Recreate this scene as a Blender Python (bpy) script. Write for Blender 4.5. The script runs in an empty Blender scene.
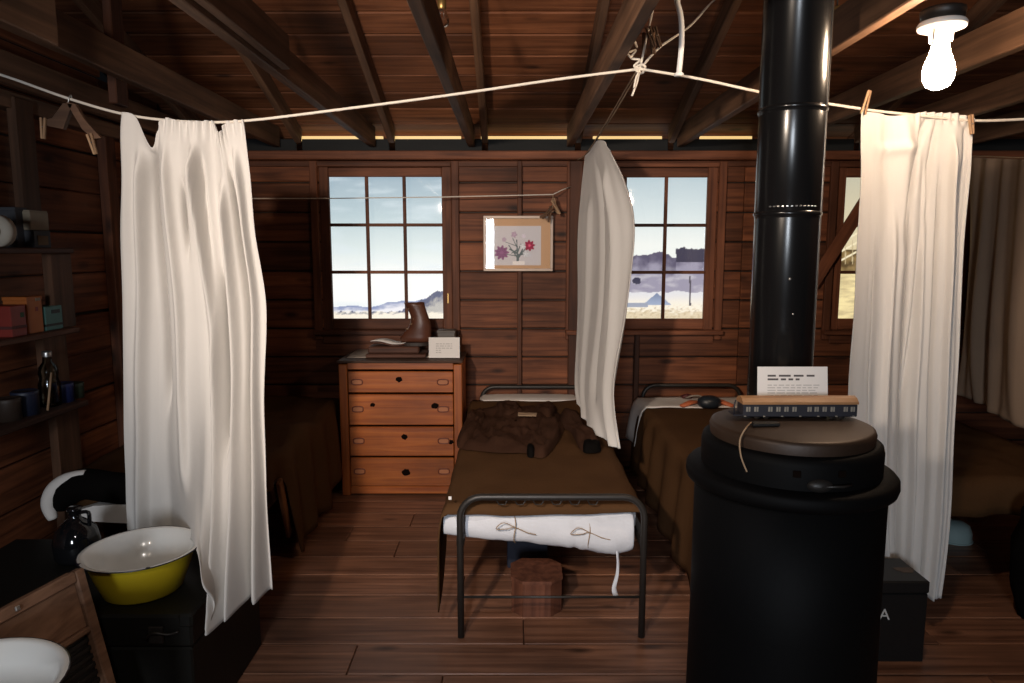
import bpy, bmesh, math, random
from mathutils import Vector, Matrix, noise
random.seed(7)
SC = bpy.context.scene
COL = SC.collection
pi = math.pi
# ------------------------------------------------------------------ camera
CAM_H, PITCH, FPX = 1.55, math.radians(7.41), 700.0
cd = bpy.data.cameras.new('camera'); cam = bpy.data.objects.new('camera', cd); COL.objects.link(cam)
cam.location = (0, 0, CAM_H); cam.rotation_euler = (pi/2 - PITCH, 0, 0)
cd.sensor_width = 36.0; cd.lens = FPX/1024*36.0; cd.clip_start = 0.05
SC.camera = cam
# ------------------------------------------------------------------ world, large lights, exposure
w = bpy.data.worlds.new('world'); SC.world = w; w.use_nodes = True
w.node_tree.nodes['Background'].inputs[0].default_value = (0.55, 0.6, 0.7, 1)
w.node_tree.nodes['Background'].inputs[1].default_value = 0.004
SC.view_settings.view_transform = 'Standard'; SC.view_settings.look = 'None'
SC.view_settings.exposure = 0.0; SC.view_settings.gamma = 1.0; SC.view_settings.use_curve_mapping = False

def area_light(name, loc, target, size, sizey, power, color):
    l = bpy.data.lights.new(name, 'AREA'); l.shape = 'RECTANGLE'; l.size = size; l.size_y = sizey
    l.energy = power; l.color = color
    o = bpy.data.objects.new(name, l); COL.objects.link(o); o.location = loc
    o.rotation_euler = (Vector(target) - Vector(loc)).to_track_quat('-Z', 'Y').to_euler()
    return o
def spot_light(name, loc, target, power, color, angle, radius=0.06, blend=0.6):
    l = bpy.data.lights.new(name, 'SPOT'); l.energy = power; l.color = color
    l.spot_size = math.radians(angle); l.spot_blend = blend; l.shadow_soft_size = radius
    o = bpy.data.objects.new(name, l); COL.objects.link(o); o.location = loc
    o.rotation_euler = (Vector(target) - Vector(loc)).to_track_quat('-Z', 'Y').to_euler()
    return o
# daylight entering by the window of the opposite wall, behind the camera
area_light('daylight_window', (-0.62, -3.0, 1.65), (-0.3, 3.0, 1.2), 0.60, 0.9, 100, (0.84, 0.91, 1.0))
# museum ceiling spots behind the visitor
spot_light('track_spot_a', (-0.9, 0.0, 2.12), (0.3, 4.4, 1.45), 430, (1.0, 0.82, 0.66), 72, blend=1.0)
spot_light('track_spot_b', (-0.35, 0.4, 2.12), (0.25, 2.7, 0.0), 75, (0.80, 0.86, 1.0), 42, blend=0.9)
spot_light('track_spot_c', (-0.35, 0.1, 2.12), (-1.15, 2.55, 0.58), 34, (1.0, 0.92, 0.84), 46, blend=0.8)
LIGHT_BULB = 260.0

# ------------------------------------------------------------------ pixel helpers (photo is 1024 x 683)
CP, SP = math.cos(PITCH), math.sin(PITCH)
def ray(px, py):
    x = (px - 512)/FPX; y = (py - 341.5)/FPX
    return Vector((x, CP - y*SP, -(SP + y*CP)))
O = Vector((0, 0, CAM_H))
def PD(px, py, D): r = ray(px, py); return O + r*(D/r.y)
def PZ(px, py, z): r = ray(px, py); return O + r*((z - CAM_H)/r.z)
def PX(px, py, X): r = ray(px, py); return O + r*(X/r.x)

# ------------------------------------------------------------------ materials
def srgb(r, g, b):
    f = lambda c: (c/255/12.92) if c/255 <= 0.04045 else ((c/255 + 0.055)/1.055)**2.4
    return (f(r), f(g), f(b), 1)
MATS = {}
def newmat(name):
    m = bpy.data.materials.new(name); m.use_nodes = True
    nt = m.node_tree; return m, nt, nt.nodes['Principled BSDF']
def plain(name, col, rough=0.6, metal=0.0, var=0.25, scale=8.0, bump=0.0, coat=0.0, spec=None, sheen=0.0):
    """a colour with a slight procedural mottle and fine relief"""
    if name in MATS: return MATS[name]
    m, nt, b = newmat(name)
    N = nt.nodes; L = nt.links
    tc = N.new('ShaderNodeTexCoord'); nz = N.new('ShaderNodeTexNoise')
    nz.inputs['Scale'].default_value = scale; nz.inputs['Detail'].default_value = 5
    L.new(tc.outputs['Object'], nz.inputs['Vector'])
    mx = N.new('ShaderNodeMix'); mx.data_type = 'RGBA'
    mx.inputs[6].default_value = tuple(c*(1 - var) for c in col[:3]) + (1,)
    mx.inputs[7].default_value = tuple(min(1, c*(1 + var)) for c in col[:3]) + (1,)
    L.new(nz.outputs['Fac'], mx.inputs[0]); L.new(mx.outputs[2], b.inputs['Base Color'])
    b.inputs['Roughness'].default_value = rough; b.inputs['Metallic'].default_value = metal
    b.inputs['Coat Weight'].default_value = coat; b.inputs['Coat Roughness'].default_value = 0.03
    if sheen: b.inputs['Sheen Weight'].default_value = sheen
    if spec is not None: b.inputs['Specular IOR Level'].default_value = spec
    if bump:
        n2 = N.new('ShaderNodeTexNoise'); n2.inputs['Scale'].default_value = scale*12
        n2.inputs['Detail'].default_value = 3
        L.new(tc.outputs['Object'], n2.inputs['Vector'])
        bp = N.new('ShaderNodeBump'); bp.inputs['Strength'].default_value = bump; bp.inputs['Distance'].default_value = 0.003
        L.new(n2.outputs['Fac'], bp.inputs['Height']); L.new(bp.outputs[0], b.inputs['Normal'])
    MATS[name] = m; return m
def wood(name, dark, light, axis=0, rough=0.65, knots=True, tone=0.45, spec=0.3, stretch=1.6, fine=34.0):
    """plank wood: grain along the local axis, tone shifts from plank to plank"""
    if name in MATS: return MATS[name]
    m, nt, b = newmat(name); N = nt.nodes; L = nt.links
    tc = N.new('ShaderNodeTexCoord'); oi = N.new('ShaderNodeObjectInfo')
    mul = N.new('ShaderNodeMath'); mul.operation = 'MULTIPLY'; mul.inputs[1].default_value = 53.0
    L.new(oi.outputs['Random'], mul.inputs[0])
    add = N.new('ShaderNodeVectorMath'); add.operation = 'ADD'
    L.new(tc.outputs['Object'], add.inputs[0]); L.new(mul.outputs[0], add.inputs[1])
    mp = N.new('ShaderNodeMapping'); s = [fine, fine, fine]; s[axis] = stretch
    mp.inputs['Scale'].default_value = s; L.new(add.outputs[0], mp.inputs['Vector'])
    nz = N.new('ShaderNodeTexNoise'); nz.inputs['Scale'].default_value = 1.0; nz.inputs['Detail'].default_value = 6
    nz.inputs['Distortion'].default_value = 0.6; L.new(mp.outputs[0], nz.inputs['Vector'])
    cr = N.new('ShaderNodeValToRGB'); cr.color_ramp.elements[0].position = 0.32; cr.color_ramp.elements[1].position = 0.72
    cr.color_ramp.elements[0].color = dark; cr.color_ramp.elements[1].color = light
    L.new(nz.outputs['Fac'], cr.inputs[0]); out = cr.outputs[0]
    # broad stains
    n2 = N.new('ShaderNodeTexNoise'); n2.inputs['Scale'].default_value = 2.6; n2.inputs['Detail'].default_value = 4
    L.new(add.outputs[0], n2.inputs['Vector'])
    r2 = N.new('ShaderNodeMapRange'); r2.inputs[1].default_value = 0.3; r2.inputs[2].default_value = 0.75
    r2.inputs[3].default_value = 0.62; r2.inputs[4].default_value = 1.15; L.new(n2.outputs['Fac'], r2.inputs[0])
    rt = N.new('ShaderNodeMapRange'); rt.inputs[3].default_value = 1 - tone; rt.inputs[4].default_value = 1 + tone*0.55
    L.new(oi.outputs['Random'], rt.inputs[0])
    tm = N.new('ShaderNodeMath'); tm.operation = 'MULTIPLY'; L.new(r2.outputs[0], tm.inputs[0]); L.new(rt.outputs[0], tm.inputs[1])
    vm = N.new('ShaderNodeVectorMath'); vm.operation = 'SCALE'; L.new(out, vm.inputs[0]); L.new(tm.outputs[0], vm.inputs['Scale'])
    out = vm.outputs[0]
    if knots:
        mk = N.new('ShaderNodeMapping'); sk = [6.5, 6.5, 6.5]; sk[axis] = 2.4
        mk.inputs['Scale'].default_value = sk; L.new(add.outputs[0], mk.inputs['Vector'])
        vo = N.new('ShaderNodeTexVoronoi'); vo.inputs['Scale'].default_value = 1.0; L.new(mk.outputs[0], vo.inputs['Vector'])
        kr = N.new('ShaderNodeMapRange'); kr.inputs[1].default_value = 0.05; kr.inputs[2].default_value = 0.17
        kr.inputs[3].default_value = 0.25; kr.inputs[4].default_value = 1.0; L.new(vo.outputs['Distance'], kr.inputs[0])
        v2 = N.new('ShaderNodeVectorMath'); v2.operation = 'SCALE'; L.new(out, v2.inputs[0]); L.new(kr.outputs[0], v2.inputs['Scale'])
        out = v2.outputs[0]
    L.new(out, b.inputs['Base Color'])
    b.inputs['Roughness'].default_value = rough; b.inputs['Specular IOR Level'].default_value = spec
    bp = N.new('ShaderNodeBump'); bp.inputs['Strength'].default_value = 0.35; bp.inputs['Distance'].default_value = 0.003
    L.new(nz.outputs['Fac'], bp.inputs['Height']); L.new(bp.outputs[0], b.inputs['Normal'])
    MATS[name] = m; return m
def attrmat(name, emit=0.0, rough=0.6, coat=0.0):
    """flat print: colours stored on the mesh"""
    m, nt, b = newmat(name); N = nt.nodes; L = nt.links
    a = N.new('ShaderNodeAttribute'); a.attribute_name = 'print'
    L.new(a.outputs['Color'], b.inputs['Base Color']); b.inputs['Roughness'].default_value = rough
    b.inputs['Coat Weight'].default_value = coat; b.inputs['Coat Roughness'].default_value = 0.0
    if emit:
        b.inputs['Base Color'].default_value = (0, 0, 0, 1); nt.links.remove(b.inputs['Base Color'].links[0])
        b.inputs['Base Color'].default_value = (0.02, 0.02, 0.02, 1)
        L.new(a.outputs['Color'], b.inputs['Emission Color']); b.inputs['Emission Strength'].default_value = emit
    return m
def emis(name, col, strength):
    m, nt, b = newmat(name); b.inputs['Base Color'].default_value = (0.1, 0.1, 0.1, 1)
    b.inputs['Emission Color'].default_value = col; b.inputs['Emission Strength'].default_value = strength
    return m
def glassmat(name, tint=(1, 1, 1, 1), gloss=0.08, rough=0.02):
    m, nt, b = newmat(name); N = nt.nodes; L = nt.links
    t = N.new('ShaderNodeBsdfTransparent'); t.inputs[0].default_value = tint
    g = N.new('ShaderNodeBsdfGlossy'); g.inputs['Roughness'].default_value = rough
    fr = N.new('ShaderNodeFresnel'); fr.inputs[0].default_value = 1.45
    mx = N.new('ShaderNodeMixShader'); L.new(fr.outputs[0], mx.inputs[0]); L.new(t.outputs[0], mx.inputs[1]); L.new(g.outputs[0], mx.inputs[2])
    L.new(mx.outputs[0], N['Material Output'].inputs['Surface']); return m

WALLD, WALLL = (0.090, 0.0270, 0.0105, 1), (0.275, 0.092, 0.037, 1)
M_wall = wood('wall_pine', WALLD, WALLL, 0, tone=0.35)
M_wally = wood('wall_pine_side', WALLD, WALLL, 1, tone=0.35)
M_studz = wood('stud_pine', (0.055, 0.018, 0.008, 1), (0.145, 0.050, 0.022, 1), 2)
M_trim = wood('trim_pine', (0.085, 0.027, 0.012, 1), (0.220, 0.076, 0.034, 1), 0, knots=False)
M_trimz = wood('trim_pine_upright', (0.085, 0.027, 0.012, 1), (0.220, 0.076, 0.034, 1), 2, knots=False)
M_roof = wood('roof_pine', (0.120, 0.040, 0.016, 1), (0.290, 0.108, 0.046, 1), 0, tone=0.4, rough=0.6)
M_beam = wood('beam_pine', (0.095, 0.050, 0.029, 1), (0.230, 0.120, 0.066, 1), 1, tone=0.35, knots=False)
M_floor = wood('floor_pine', (0.135, 0.056, 0.030, 1), (0.360, 0.165, 0.092, 1), 0, rough=0.42, tone=0.3, spec=0.45)
M_shelf = wood('shelf_scrap', (0.050, 0.019, 0.010, 1), (0.120, 0.048, 0.026, 1), 1, knots=False)
M_shelfz = wood('shelf_upright', (0.085, 0.038, 0.018, 1), (0.180, 0.082, 0.042, 1), 2, knots=False)
M_dres = wood('dresser_pine', (0.270, 0.064, 0.012, 1), (0.500, 0.145, 0.028, 1), 0, knots=False, tone=0.15, rough=0.45, spec=0.4)
M_dresz = wood('dresser_pine_upright', (0.270, 0.064, 0.012, 1), (0.500, 0.145, 0.028, 1), 2, knots=False, tone=0.15, rough=0.45, spec=0.4)
M_darkwood = wood('dark_wood', (0.018, 0.010, 0.007, 1), (0.045, 0.026, 0.018, 1), 0, knots=False)
M_oldwood = wood('old_board', (0.12, 0.060, 0.034, 1), (0.26, 0.140, 0.085, 1), 1, knots=False, tone=0.15)
M_stump = wood('box_wood', (0.10, 0.034, 0.018, 1), (0.22, 0.080, 0.042, 1), 2, knots=False, tone=0.1)
M_pin = wood('clothespin_wood', (0.30, 0.17, 0.09, 1), (0.50, 0.32, 0.19, 1), 2, knots=False)
M_pindark = wood('old_clothespin_wood', (0.09, 0.045, 0.025, 1), (0.20, 0.11, 0.06, 1), 2, knots=False)
M_cotton = plain('white_cotton', (0.62, 0.595, 0.565, 1), 0.9, var=0.07, scale=3.0, bump=0.25, spec=0.1, sheen=0.15)
M_greycloth = plain('grey_brown_cloth', (0.27, 0.185, 0.125, 1), 0.95, var=0.15, scale=3.0, bump=0.3, spec=0.1)
M_sheet = plain('white_sheet', (0.66, 0.62, 0.58, 1), 0.9, var=0.08, scale=6.0, bump=0.2, spec=0.1)
M_canvas = plain('white_canvas', (0.62, 0.62, 0.64, 1), 0.9, var=0.12, scale=9.0, bump=0.3, spec=0.1)
M_olive = plain('brown_wool', (0.074, 0.036, 0.0155, 1), 0.95, var=0.22, scale=5.0, bump=0.6, spec=0.05)
M_jacket = plain('jacket_wool', (0.046, 0.0215, 0.013, 1), 0.95, var=0.2, scale=9.0, bump=0.6, spec=0.05)
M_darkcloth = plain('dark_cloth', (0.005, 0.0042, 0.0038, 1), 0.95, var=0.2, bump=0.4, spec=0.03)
M_stove = plain('stove_black', (0.0030, 0.0027, 0.0027, 1), 0.62, 0.0, var=0.3, scale=6, bump=0.08, spec=0.10)
M_stovetop = plain('stove_rusty_top', (0.040, 0.022, 0.013, 1), 0.5, 0.3, var=0.4, scale=9, bump=0.1)
M_pipe = plain('pipe_black', (0.006, 0.006, 0.0065, 1), 0.22, 0.0, var=0.2, scale=3, spec=0.4)
M_seam = plain('pipe_seam', (0.05, 0.045, 0.04, 1), 0.3, 0.6, var=0.2)
M_iron = plain('iron_tube', (0.026, 0.022, 0.019, 1), 0.45, 0.3, var=0.3, scale=20, bump=0.1)
M_black = plain('black_paint', (0.0035, 0.0032, 0.003, 1), 0.5, var=0.3, scale=6, bump=0.15)
M_trunk = plain('trunk_black', (0.0065, 0.006, 0.0045, 1), 0.55, var=0.45, scale=7, bump=0.2, spec=0.25)
M_white = plain('white_enamel', (0.70, 0.69, 0.66, 1), 0.18, var=0.04, scale=4, coat=0.3)
M_yellow = plain('yellow_enamel', (0.60, 0.45, 0.020, 1), 0.22, var=0.08, scale=4, coat=0.2)
M_rim = plain('enamel_rim_dark', (0.012, 0.012, 0.02, 1), 0.3)
M_card = plain('card_white', (0.72, 0.69, 0.66, 1), 0.8, var=0.02)
M_ink = plain('ink', (0.09, 0.08, 0.08, 1), 0.8, var=0.1)
M_inkfaint = plain('ink_faint', (0.46, 0.44, 0.42, 1), 0.8, var=0.1)
M_rope = plain('rope_white', (0.66, 0.60, 0.52, 1), 0.9, var=0.1, scale=60, bump=0.4)
M_cord = plain('cord_white', (0.75, 0.74, 0.72, 1), 0.6, var=0.04)
M_string = plain('string_tan', (0.30, 0.20, 0.12, 1), 0.9, var=0.2, scale=50)
M_steel = plain('steel', (0.45, 0.44, 0.42, 1), 0.35, 0.9, var=0.1)
M_porc = plain('porcelain', (0.78, 0.76, 0.72, 1), 0.25, var=0.02)
M_brass = plain('brass', (0.35, 0.22, 0.08, 1), 0.4, 0.8)
M_leather = plain('brown_leather', (0.080, 0.026, 0.013, 1), 0.38, var=0.45, scale=12, bump=0.3, spec=0.5)
M_knot = plain('knot_black', (0.006, 0.003, 0.002, 1), 0.9, spec=0.05)
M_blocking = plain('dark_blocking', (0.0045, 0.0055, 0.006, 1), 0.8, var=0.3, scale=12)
M_glass = glassmat('window_glass')
M_bottle = glassmat('bottle_glass', (0.75, 0.8, 0.76, 1), rough=0.05)
M_bulbglass = glassmat('clear_bulb_glass', (0.9, 0.9, 0.9, 1), rough=0.03)

# ------------------------------------------------------------------ object helpers
class MB:
    """collects faces of one mesh; vertices in world (or local) metres"""
    def __init__(s): s.v = []; s.f = []; s.sm = []
    def add(s, vs, fs, smooth=False):
        b = len(s.v); s.v += [Vector(p) for p in vs]; s.f += [[b + i for i in f] for f in fs]; s.sm += [smooth]*len(fs); return s
    def box(s, c, size, ch=0.003, rot=None):
        """box with chamfered edges"""
        h = [max(1e-5, d/2) for d in size]; ch = min(ch, min(h)*0.45); c = Vector(c)
        if ch <= 0:
            vs = [(sx*h[0], sy*h[1], sz*h[2]) for sx in (-1, 1) for sy in (-1, 1) for sz in (-1, 1)]
            fs = [(0, 1, 3, 2), (4, 6, 7, 5), (0, 4, 5, 1), (2, 3, 7, 6), (0, 2, 6, 4), (1, 5, 7, 3)]
        else:
            vs = []; ix = {}
            for sx in (-1, 1):
                for sy in (-1, 1):
                    for sz in (-1, 1):
                        for a in range(3):
                            p = [sx*(h[0] - ch), sy*(h[1] - ch), sz*(h[2] - ch)]; p[a] = (sx, sy, sz)[a]*h[a]
                            ix[(sx, sy, sz, a)] = len(vs); vs.append(tuple(p))
            fs = []
            for a in range(3):
                b, d = (a + 1) % 3, (a + 2) % 3
                for sg in (-1, 1):
                    q = []
                    for (u, t) in ((-1, -1), (1, -1), (1, 1), (-1, 1)):
                        k = [0, 0, 0]; k[a] = sg; k[b] = u; k[d] = t; q.append(ix[(k[0], k[1], k[2], a)])
                    fs.append(q if sg > 0 else q[::-1])
                for u in (-1, 1):
                    for t in (-1, 1):
                        k0 = [0, 0, 0]; k0[a] = -1; k0[b] = u; k0[d] = t; k1 = list(k0); k1[a] = 1
                        q = [ix[(*k0, b)], ix[(*k1, b)], ix[(*k1, d)], ix[(*k0, d)]]
                        fs.append(q if u*t < 0 else q[::-1])
            for sx in (-1, 1):
                for sy in (-1, 1):
                    for sz in (-1, 1):
                        q = [ix[(sx, sy, sz, a)] for a in range(3)]; fs.append(q if sx*sy*sz > 0 else q[::-1])
        R = rot if rot is not None else Matrix.Identity(3)
        return s.add([c + R @ Vector(p) for p in vs], fs)
    def tube(s, pts, r, n=8, cap=True, closed=False, rz=None):
        pts = [Vector(p) for p in pts]; m = len(pts); rs = r if isinstance(r, (list, tuple)) else [r]*m
        vs = []; fs = []; up = None
        for i in range(m):
            a = pts[i - 1] if (i > 0 or closed) else pts[i]; b = pts[(i + 1) % m] if (i < m - 1 or closed) else pts[i]
            t = (b - a).normalized()
            if up is None:
                up = Vector((0, 0, 1)) if abs(t.z) < 0.9 else Vector((1, 0, 0))
            x = t.cross(up); 
            if x.length < 1e-6: x = t.orthogonal()
            x.normalize(); up = x.cross(t).normalized()
            for k in range(n):
                an = 2*pi*k/n; vs.append(pts[i] + (x*math.cos(an) + up*math.sin(an)*(rz or 1))*rs[i])
        for i in range(m if closed else m - 1):
            j = (i + 1) % m
            for k in range(n):
                l = (k + 1) % n; fs.append((i*n + k, i*n + l, j*n + l, j*n + k))
        if cap and not closed:
            fs.append(tuple(range(n - 1, -1, -1))); fs.append(tuple((m - 1)*n + k for k in range(n)))
        return s.add(vs, [f[::-1] for f in fs], True)
    def lathe(s, prof, c=(0, 0, 0), n=32, axis=2, sx=1.0, sy=1.0, rot=None):
        """profile of (r, h); axis 2 = z"""
        vs = []; fs = []; m = len(prof); c = Vector(c)
        for (r, h) in prof:
            for k in range(n):
                a = 2*pi*k/n; p = Vector((r*math.cos(a)*sx, r*math.sin(a)*sy, h))
                if axis == 1: p = Vector((p.x, p.z, p.y))
                if axis == 0: p = Vector((p.z, p.x, p.y))
                if rot is not None: p = rot @ p
                vs.append(c + p)
        for i in range(m - 1):
            for k in range(n):
                l = (k + 1) % n; q = (i*n + k, i*n + l, (i + 1)*n + l, (i + 1)*n + k)
                fs.append(q if axis != 1 else q[::-1])
        return s.add(vs, fs, True)
    def poly_prism(s, pts, thick_vec):
        t = Vector(thick_vec); n = len(pts); vs = [Vector(p) for p in pts] + [Vector(p) + t for p in pts]
        fs = [tuple(range(n)), tuple(range(2*n - 1, n - 1, -1))] + [(i, i + n, (i + 1) % n + n, (i + 1) % n) for i in range(n)]
        return s.add(vs, fs)
    def grid(s, P, smooth=True):
        nu = len(P[0]); nv = len(P); vs = [p for r in P for p in r]
        fs = [(j*nu + i, j*nu + i + 1, (j + 1)*nu + i + 1, (j + 1)*nu + i) for j in range(nv - 1) for i in range(nu - 1)]
        return s.add(vs, fs, smooth)
WL = {}     # world location of each object (no rotated parents are used)
def setp(o, label=None, cat=None, group=None, kind=None):
    if label: o['label'] = label
    if cat: o['category'] = cat
    if group: o['group'] = group
    if kind: o['kind'] = kind
    return o
def link(name, me, mat, parent, loc, rot=None):
    o = bpy.data.objects.new(name, me); COL.objects.link(o)
    if mat is not None and len(me.materials) == 0: me.materials.append(mat)
    loc = Vector(loc); WL[o] = loc
    if parent is not None: o.parent = parent; o.location = loc - WL[parent]
    else: o.location = loc
    if rot is not None: o.rotation_euler = rot
    return o
def build(name, mb, mat, parent=None, origin=None, solid=0.0, sub=0, fix=False):
    """mesh given in world metres becomes one object with its origin at `origin` (its lowest middle by default)"""
    if origin is None:
        lo = [min(v[i] for v in mb.v) for i in range(3)]; hi = [max(v[i] for v in mb.v) for i in range(3)]
        origin = Vector(((lo[0] + hi[0])/2, (lo[1] + hi[1])/2, lo[2]))
    origin = Vector(origin); me = bpy.data.meshes.new(name)
    me.from_pydata([v - origin for v in mb.v], [], mb.f)
    me.polygons.foreach_set('use_smooth', mb.sm); me.update()
    if fix:
        bm = bmesh.new(); bm.from_mesh(me); bmesh.ops.recalc_face_normals(bm, faces=bm.faces); bm.to_mesh(me); bm.free()
    o = link(name, me, mat, parent, origin)
    if solid:
        md = o.modifiers.new('thickness', 'SOLIDIFY'); md.thickness = solid; md.offset = 0
    if sub:
        md = o.modifiers.new('smooth', 'SUBSURF'); md.levels = sub; md.render_levels = sub
    return o
def empty(name, loc, label=None, cat=None, group=None, kind=None):
    o = bpy.data.objects.new(name, None); COL.objects.link(o); o.location = loc; WL[o] = Vector(loc); o.empty_display_size = 0.1
    return setp(o, label, cat, group, kind)
def board(name, c, size, mat, parent=None, ch=0.004, rot=None):
    """one plank with its own origin, so that its grain is its own"""
    mb = MB().box((0, 0, 0), size, ch); me = bpy.data.meshes.new(name)
    me.from_pydata([tuple(v) for v in mb.v], [], mb.f); me.update()
    return link(name, me, mat, parent, c, rot)
def copy_tree(o, loc, rot=None, label=None, group=None):
    c = o.copy(); COL.objects.link(c); c.location = loc; WL[c] = Vector(loc)
    if rot is not None: c.rotation_euler = rot
    if label: c['label'] = label
    if group: c['group'] = group
    for ch in o.children:
        k = ch.copy(); COL.objects.link(k); k.parent = c
    return c
def catmull(p, t):
    n = len(p) - 1; x = min(max(t*n, 0), n - 1e-9); i = int(x); f = x - i
    a = p[max(i - 1, 0)]; b = p[i]; c = p[i + 1]; d = p[min(i + 2, n)]
    return 0.5*((2*b) + (c - a)*f + (2*a - 5*b + 4*c - d)*f*f + (3*b - a - 3*c + d)*f**3)
def spline(pts, n): pts = [Vector(p) for p in pts]; return [catmull(pts, i/(n - 1)) for i in range(n)]
def sheet(rows, nu, nv, fold, vs=None):
    """cloth through rows of (px, py, depth); fold(u, v) pushes it along the depth"""
    W = [[PD(*p) for p in r] for r in rows]; P = []
    R = [spline(r, nu) for r in W]
    for j in range(nv):
        v = j/(nv - 1); row = []
        for i in range(nu):
            p = catmull([r[i] for r in R], v); u = i/(nu - 1); dx, dy = fold(u, v); row.append(p + Vector((dx, dy, 0)))
        P.append(row)
    return P
def smooth01(a, b, x): t = min(1, max(0, (x - a)/(b - a))); return t*t*(3 - 2*t)

# ================================================================== THE SETTING
WD = 4.75            # depth of the back wall's boards
XL, XR = -2.2, 3.6   # left and right walls
Z_PL = 2.22          # top of wall plate / underside of tie beams
ROOF0, SLOPE = 2.375, 0.34
def roof_z(D): return ROOF0 + SLOPE*(WD - D)
RA = math.atan(SLOPE)

floor = empty('floor', (0, 2, 0), kind='structure')
build('subfloor', MB().box((0.7, 1.7, -0.05), (5.9, 6.5, 0.03), 0), M_darkwood, floor)
y = -1.2; k = 0
while y < WD + 0.3:
    wd = 0.2; cuts = sorted([XL - 0.1, XR + 0.1] + [random.uniform(-1.6, 0.2) + (0.9 if k % 2 else 0)] + [random.uniform(1.2, 2.6)])
    for a, b in zip(cuts[:-1], cuts[1:]):
        board('plank', ((a + b)/2, y + wd/2, -0.015 + random.uniform(-0.0012, 0.0012)), (b - a - 0.003, wd - 0.006, 0.03), M_floor, floor, 0.003)
    y += wd; k += 1

wall = empty('wall_back', (0.7, WD, 0), kind='structure')
# windows: pane area in photo pixels (left, right, top, bottom)
def win_rect(x0, x1, y0, y1):
    a = PD(x0, y0, WD + 0.03); b = PD(x1, y1, WD + 0.03); return a.x, b.x, b.z, a.z
W1 = win_rect(329, 443.5, 177, 318.5); W2 = win_rect(584, 702.5, 177.5, 318.5)
W3 = (W2[1] + 0.92, W2[1] + 0.92 + 0.79, W2[2], W2[3])
openings = [(w_[0] - 0.062, w_[1] + 0.062, w_[2] - 0.068, w_[3] + 0.056) for w_ in (W1, W2, W3)]
studs = [PD(519.5, 250, WD).x, PD(575, 250, WD).x, PD(636, 350, WD).x]
zb = 0.0; BH = 0.1955; jz = PD(500, 385, WD).z; off = jz % BH
zs = [0.0] + [off + i*BH for i in range(0, 20) if off + i*BH < Z_PL - 0.03] + [Z_PL - 0.01]
for z0, z1 in zip(zs[:-1], zs[1:]):
    if z1 - z0 < 0.03: continue
    segs = [(XL, XR)]
    for (a, b, c, d) in openings:
        if z1 > c + 0.01 and z0 < d - 0.01:
            ns = []
            for (s, e) in segs:
                if a > s and b < e: ns += [(s, a), (b, e)]
                else: ns.append((s, e))
            segs = ns
    joints = [studs[0], studs[1], -1.35, 1.55, 2.6]
    out = []
    for (s, e) in segs:
        js = [s] + [j for j in joints if s + 0.15 < j < e - 0.15] + [e]
        out += list(zip(js[:-1], js[1:]))
    for (s, e) in out:
        board('board', ((s + e)/2, WD + 0.0125 + random.uniform(0, 0.003), (z0 + z1)/2), (e - s - 0.002, 0.025, z1 - z0 - 0.010), M_wall, wall, 0.006)
# backing so that no light leaks between the boards
for (a, b, c, d) in [(XL - 0.1, openings[0][0], 0, 2.2), (openings[0][1], openings[1][0], 0, 2.2), (openings[1][1], openings[2][0], 0, 2.2), (openings[2][1], XR + 0.1, 0, 2.2),
                     (openings[0][0], openings[0][1], 0, openings[0][2]), (openings[1][0], openings[1][1], 0, openings[1][2]), (openings[2][0], openings[2][1], 0, openings[2][2]),
                     (openings[0][0], openings[0][1], openings[0][3], 2.2), (openings[1][0], openings[1][1], openings[1][3], 2.2), (openings[2][0], openings[2][1], openings[2][3], 2.2)]:
    if d - c > 0.01 and b > a: build('sheathing', MB().box(((a + b)/2, WD + 0.035, (c + d)/2), (b - a, 0.012, d - c), 0), M_darkwood, wall)
zt = PD(500, 151, WD - 0.05).z
board('top_plate', ((XL + XR)/2, WD - 0.03, zt - 0.028), (XR - XL, 0.09, 0.056), M_trim, wall, 0.006)
board('top_trim', ((XL + XR)/2, WD - 0.008, zt - 0.078), (XR - XL, 0.022, 0.038), M_trim, wall, 0.004)
for i, sx in enumerate(studs):
    wdt = (0.03, 0.085, 0.035)[i]; zt_ = zt - 0.06 if i < 2 else W2[2] - 0.1
    board('stud', (sx, WD - 0.02, zt_/2), (wdt, 0.04, zt_), M_studz, wall, 0.004)
for sx in (XL + 0.05, PD(250, 250, WD).x - 0.3):
    board('stud', (sx, WD - 0.02, zt/2 - 0.03), (0.06, 0.04, zt - 0.06), M_studz, wall, 0.004)

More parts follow.
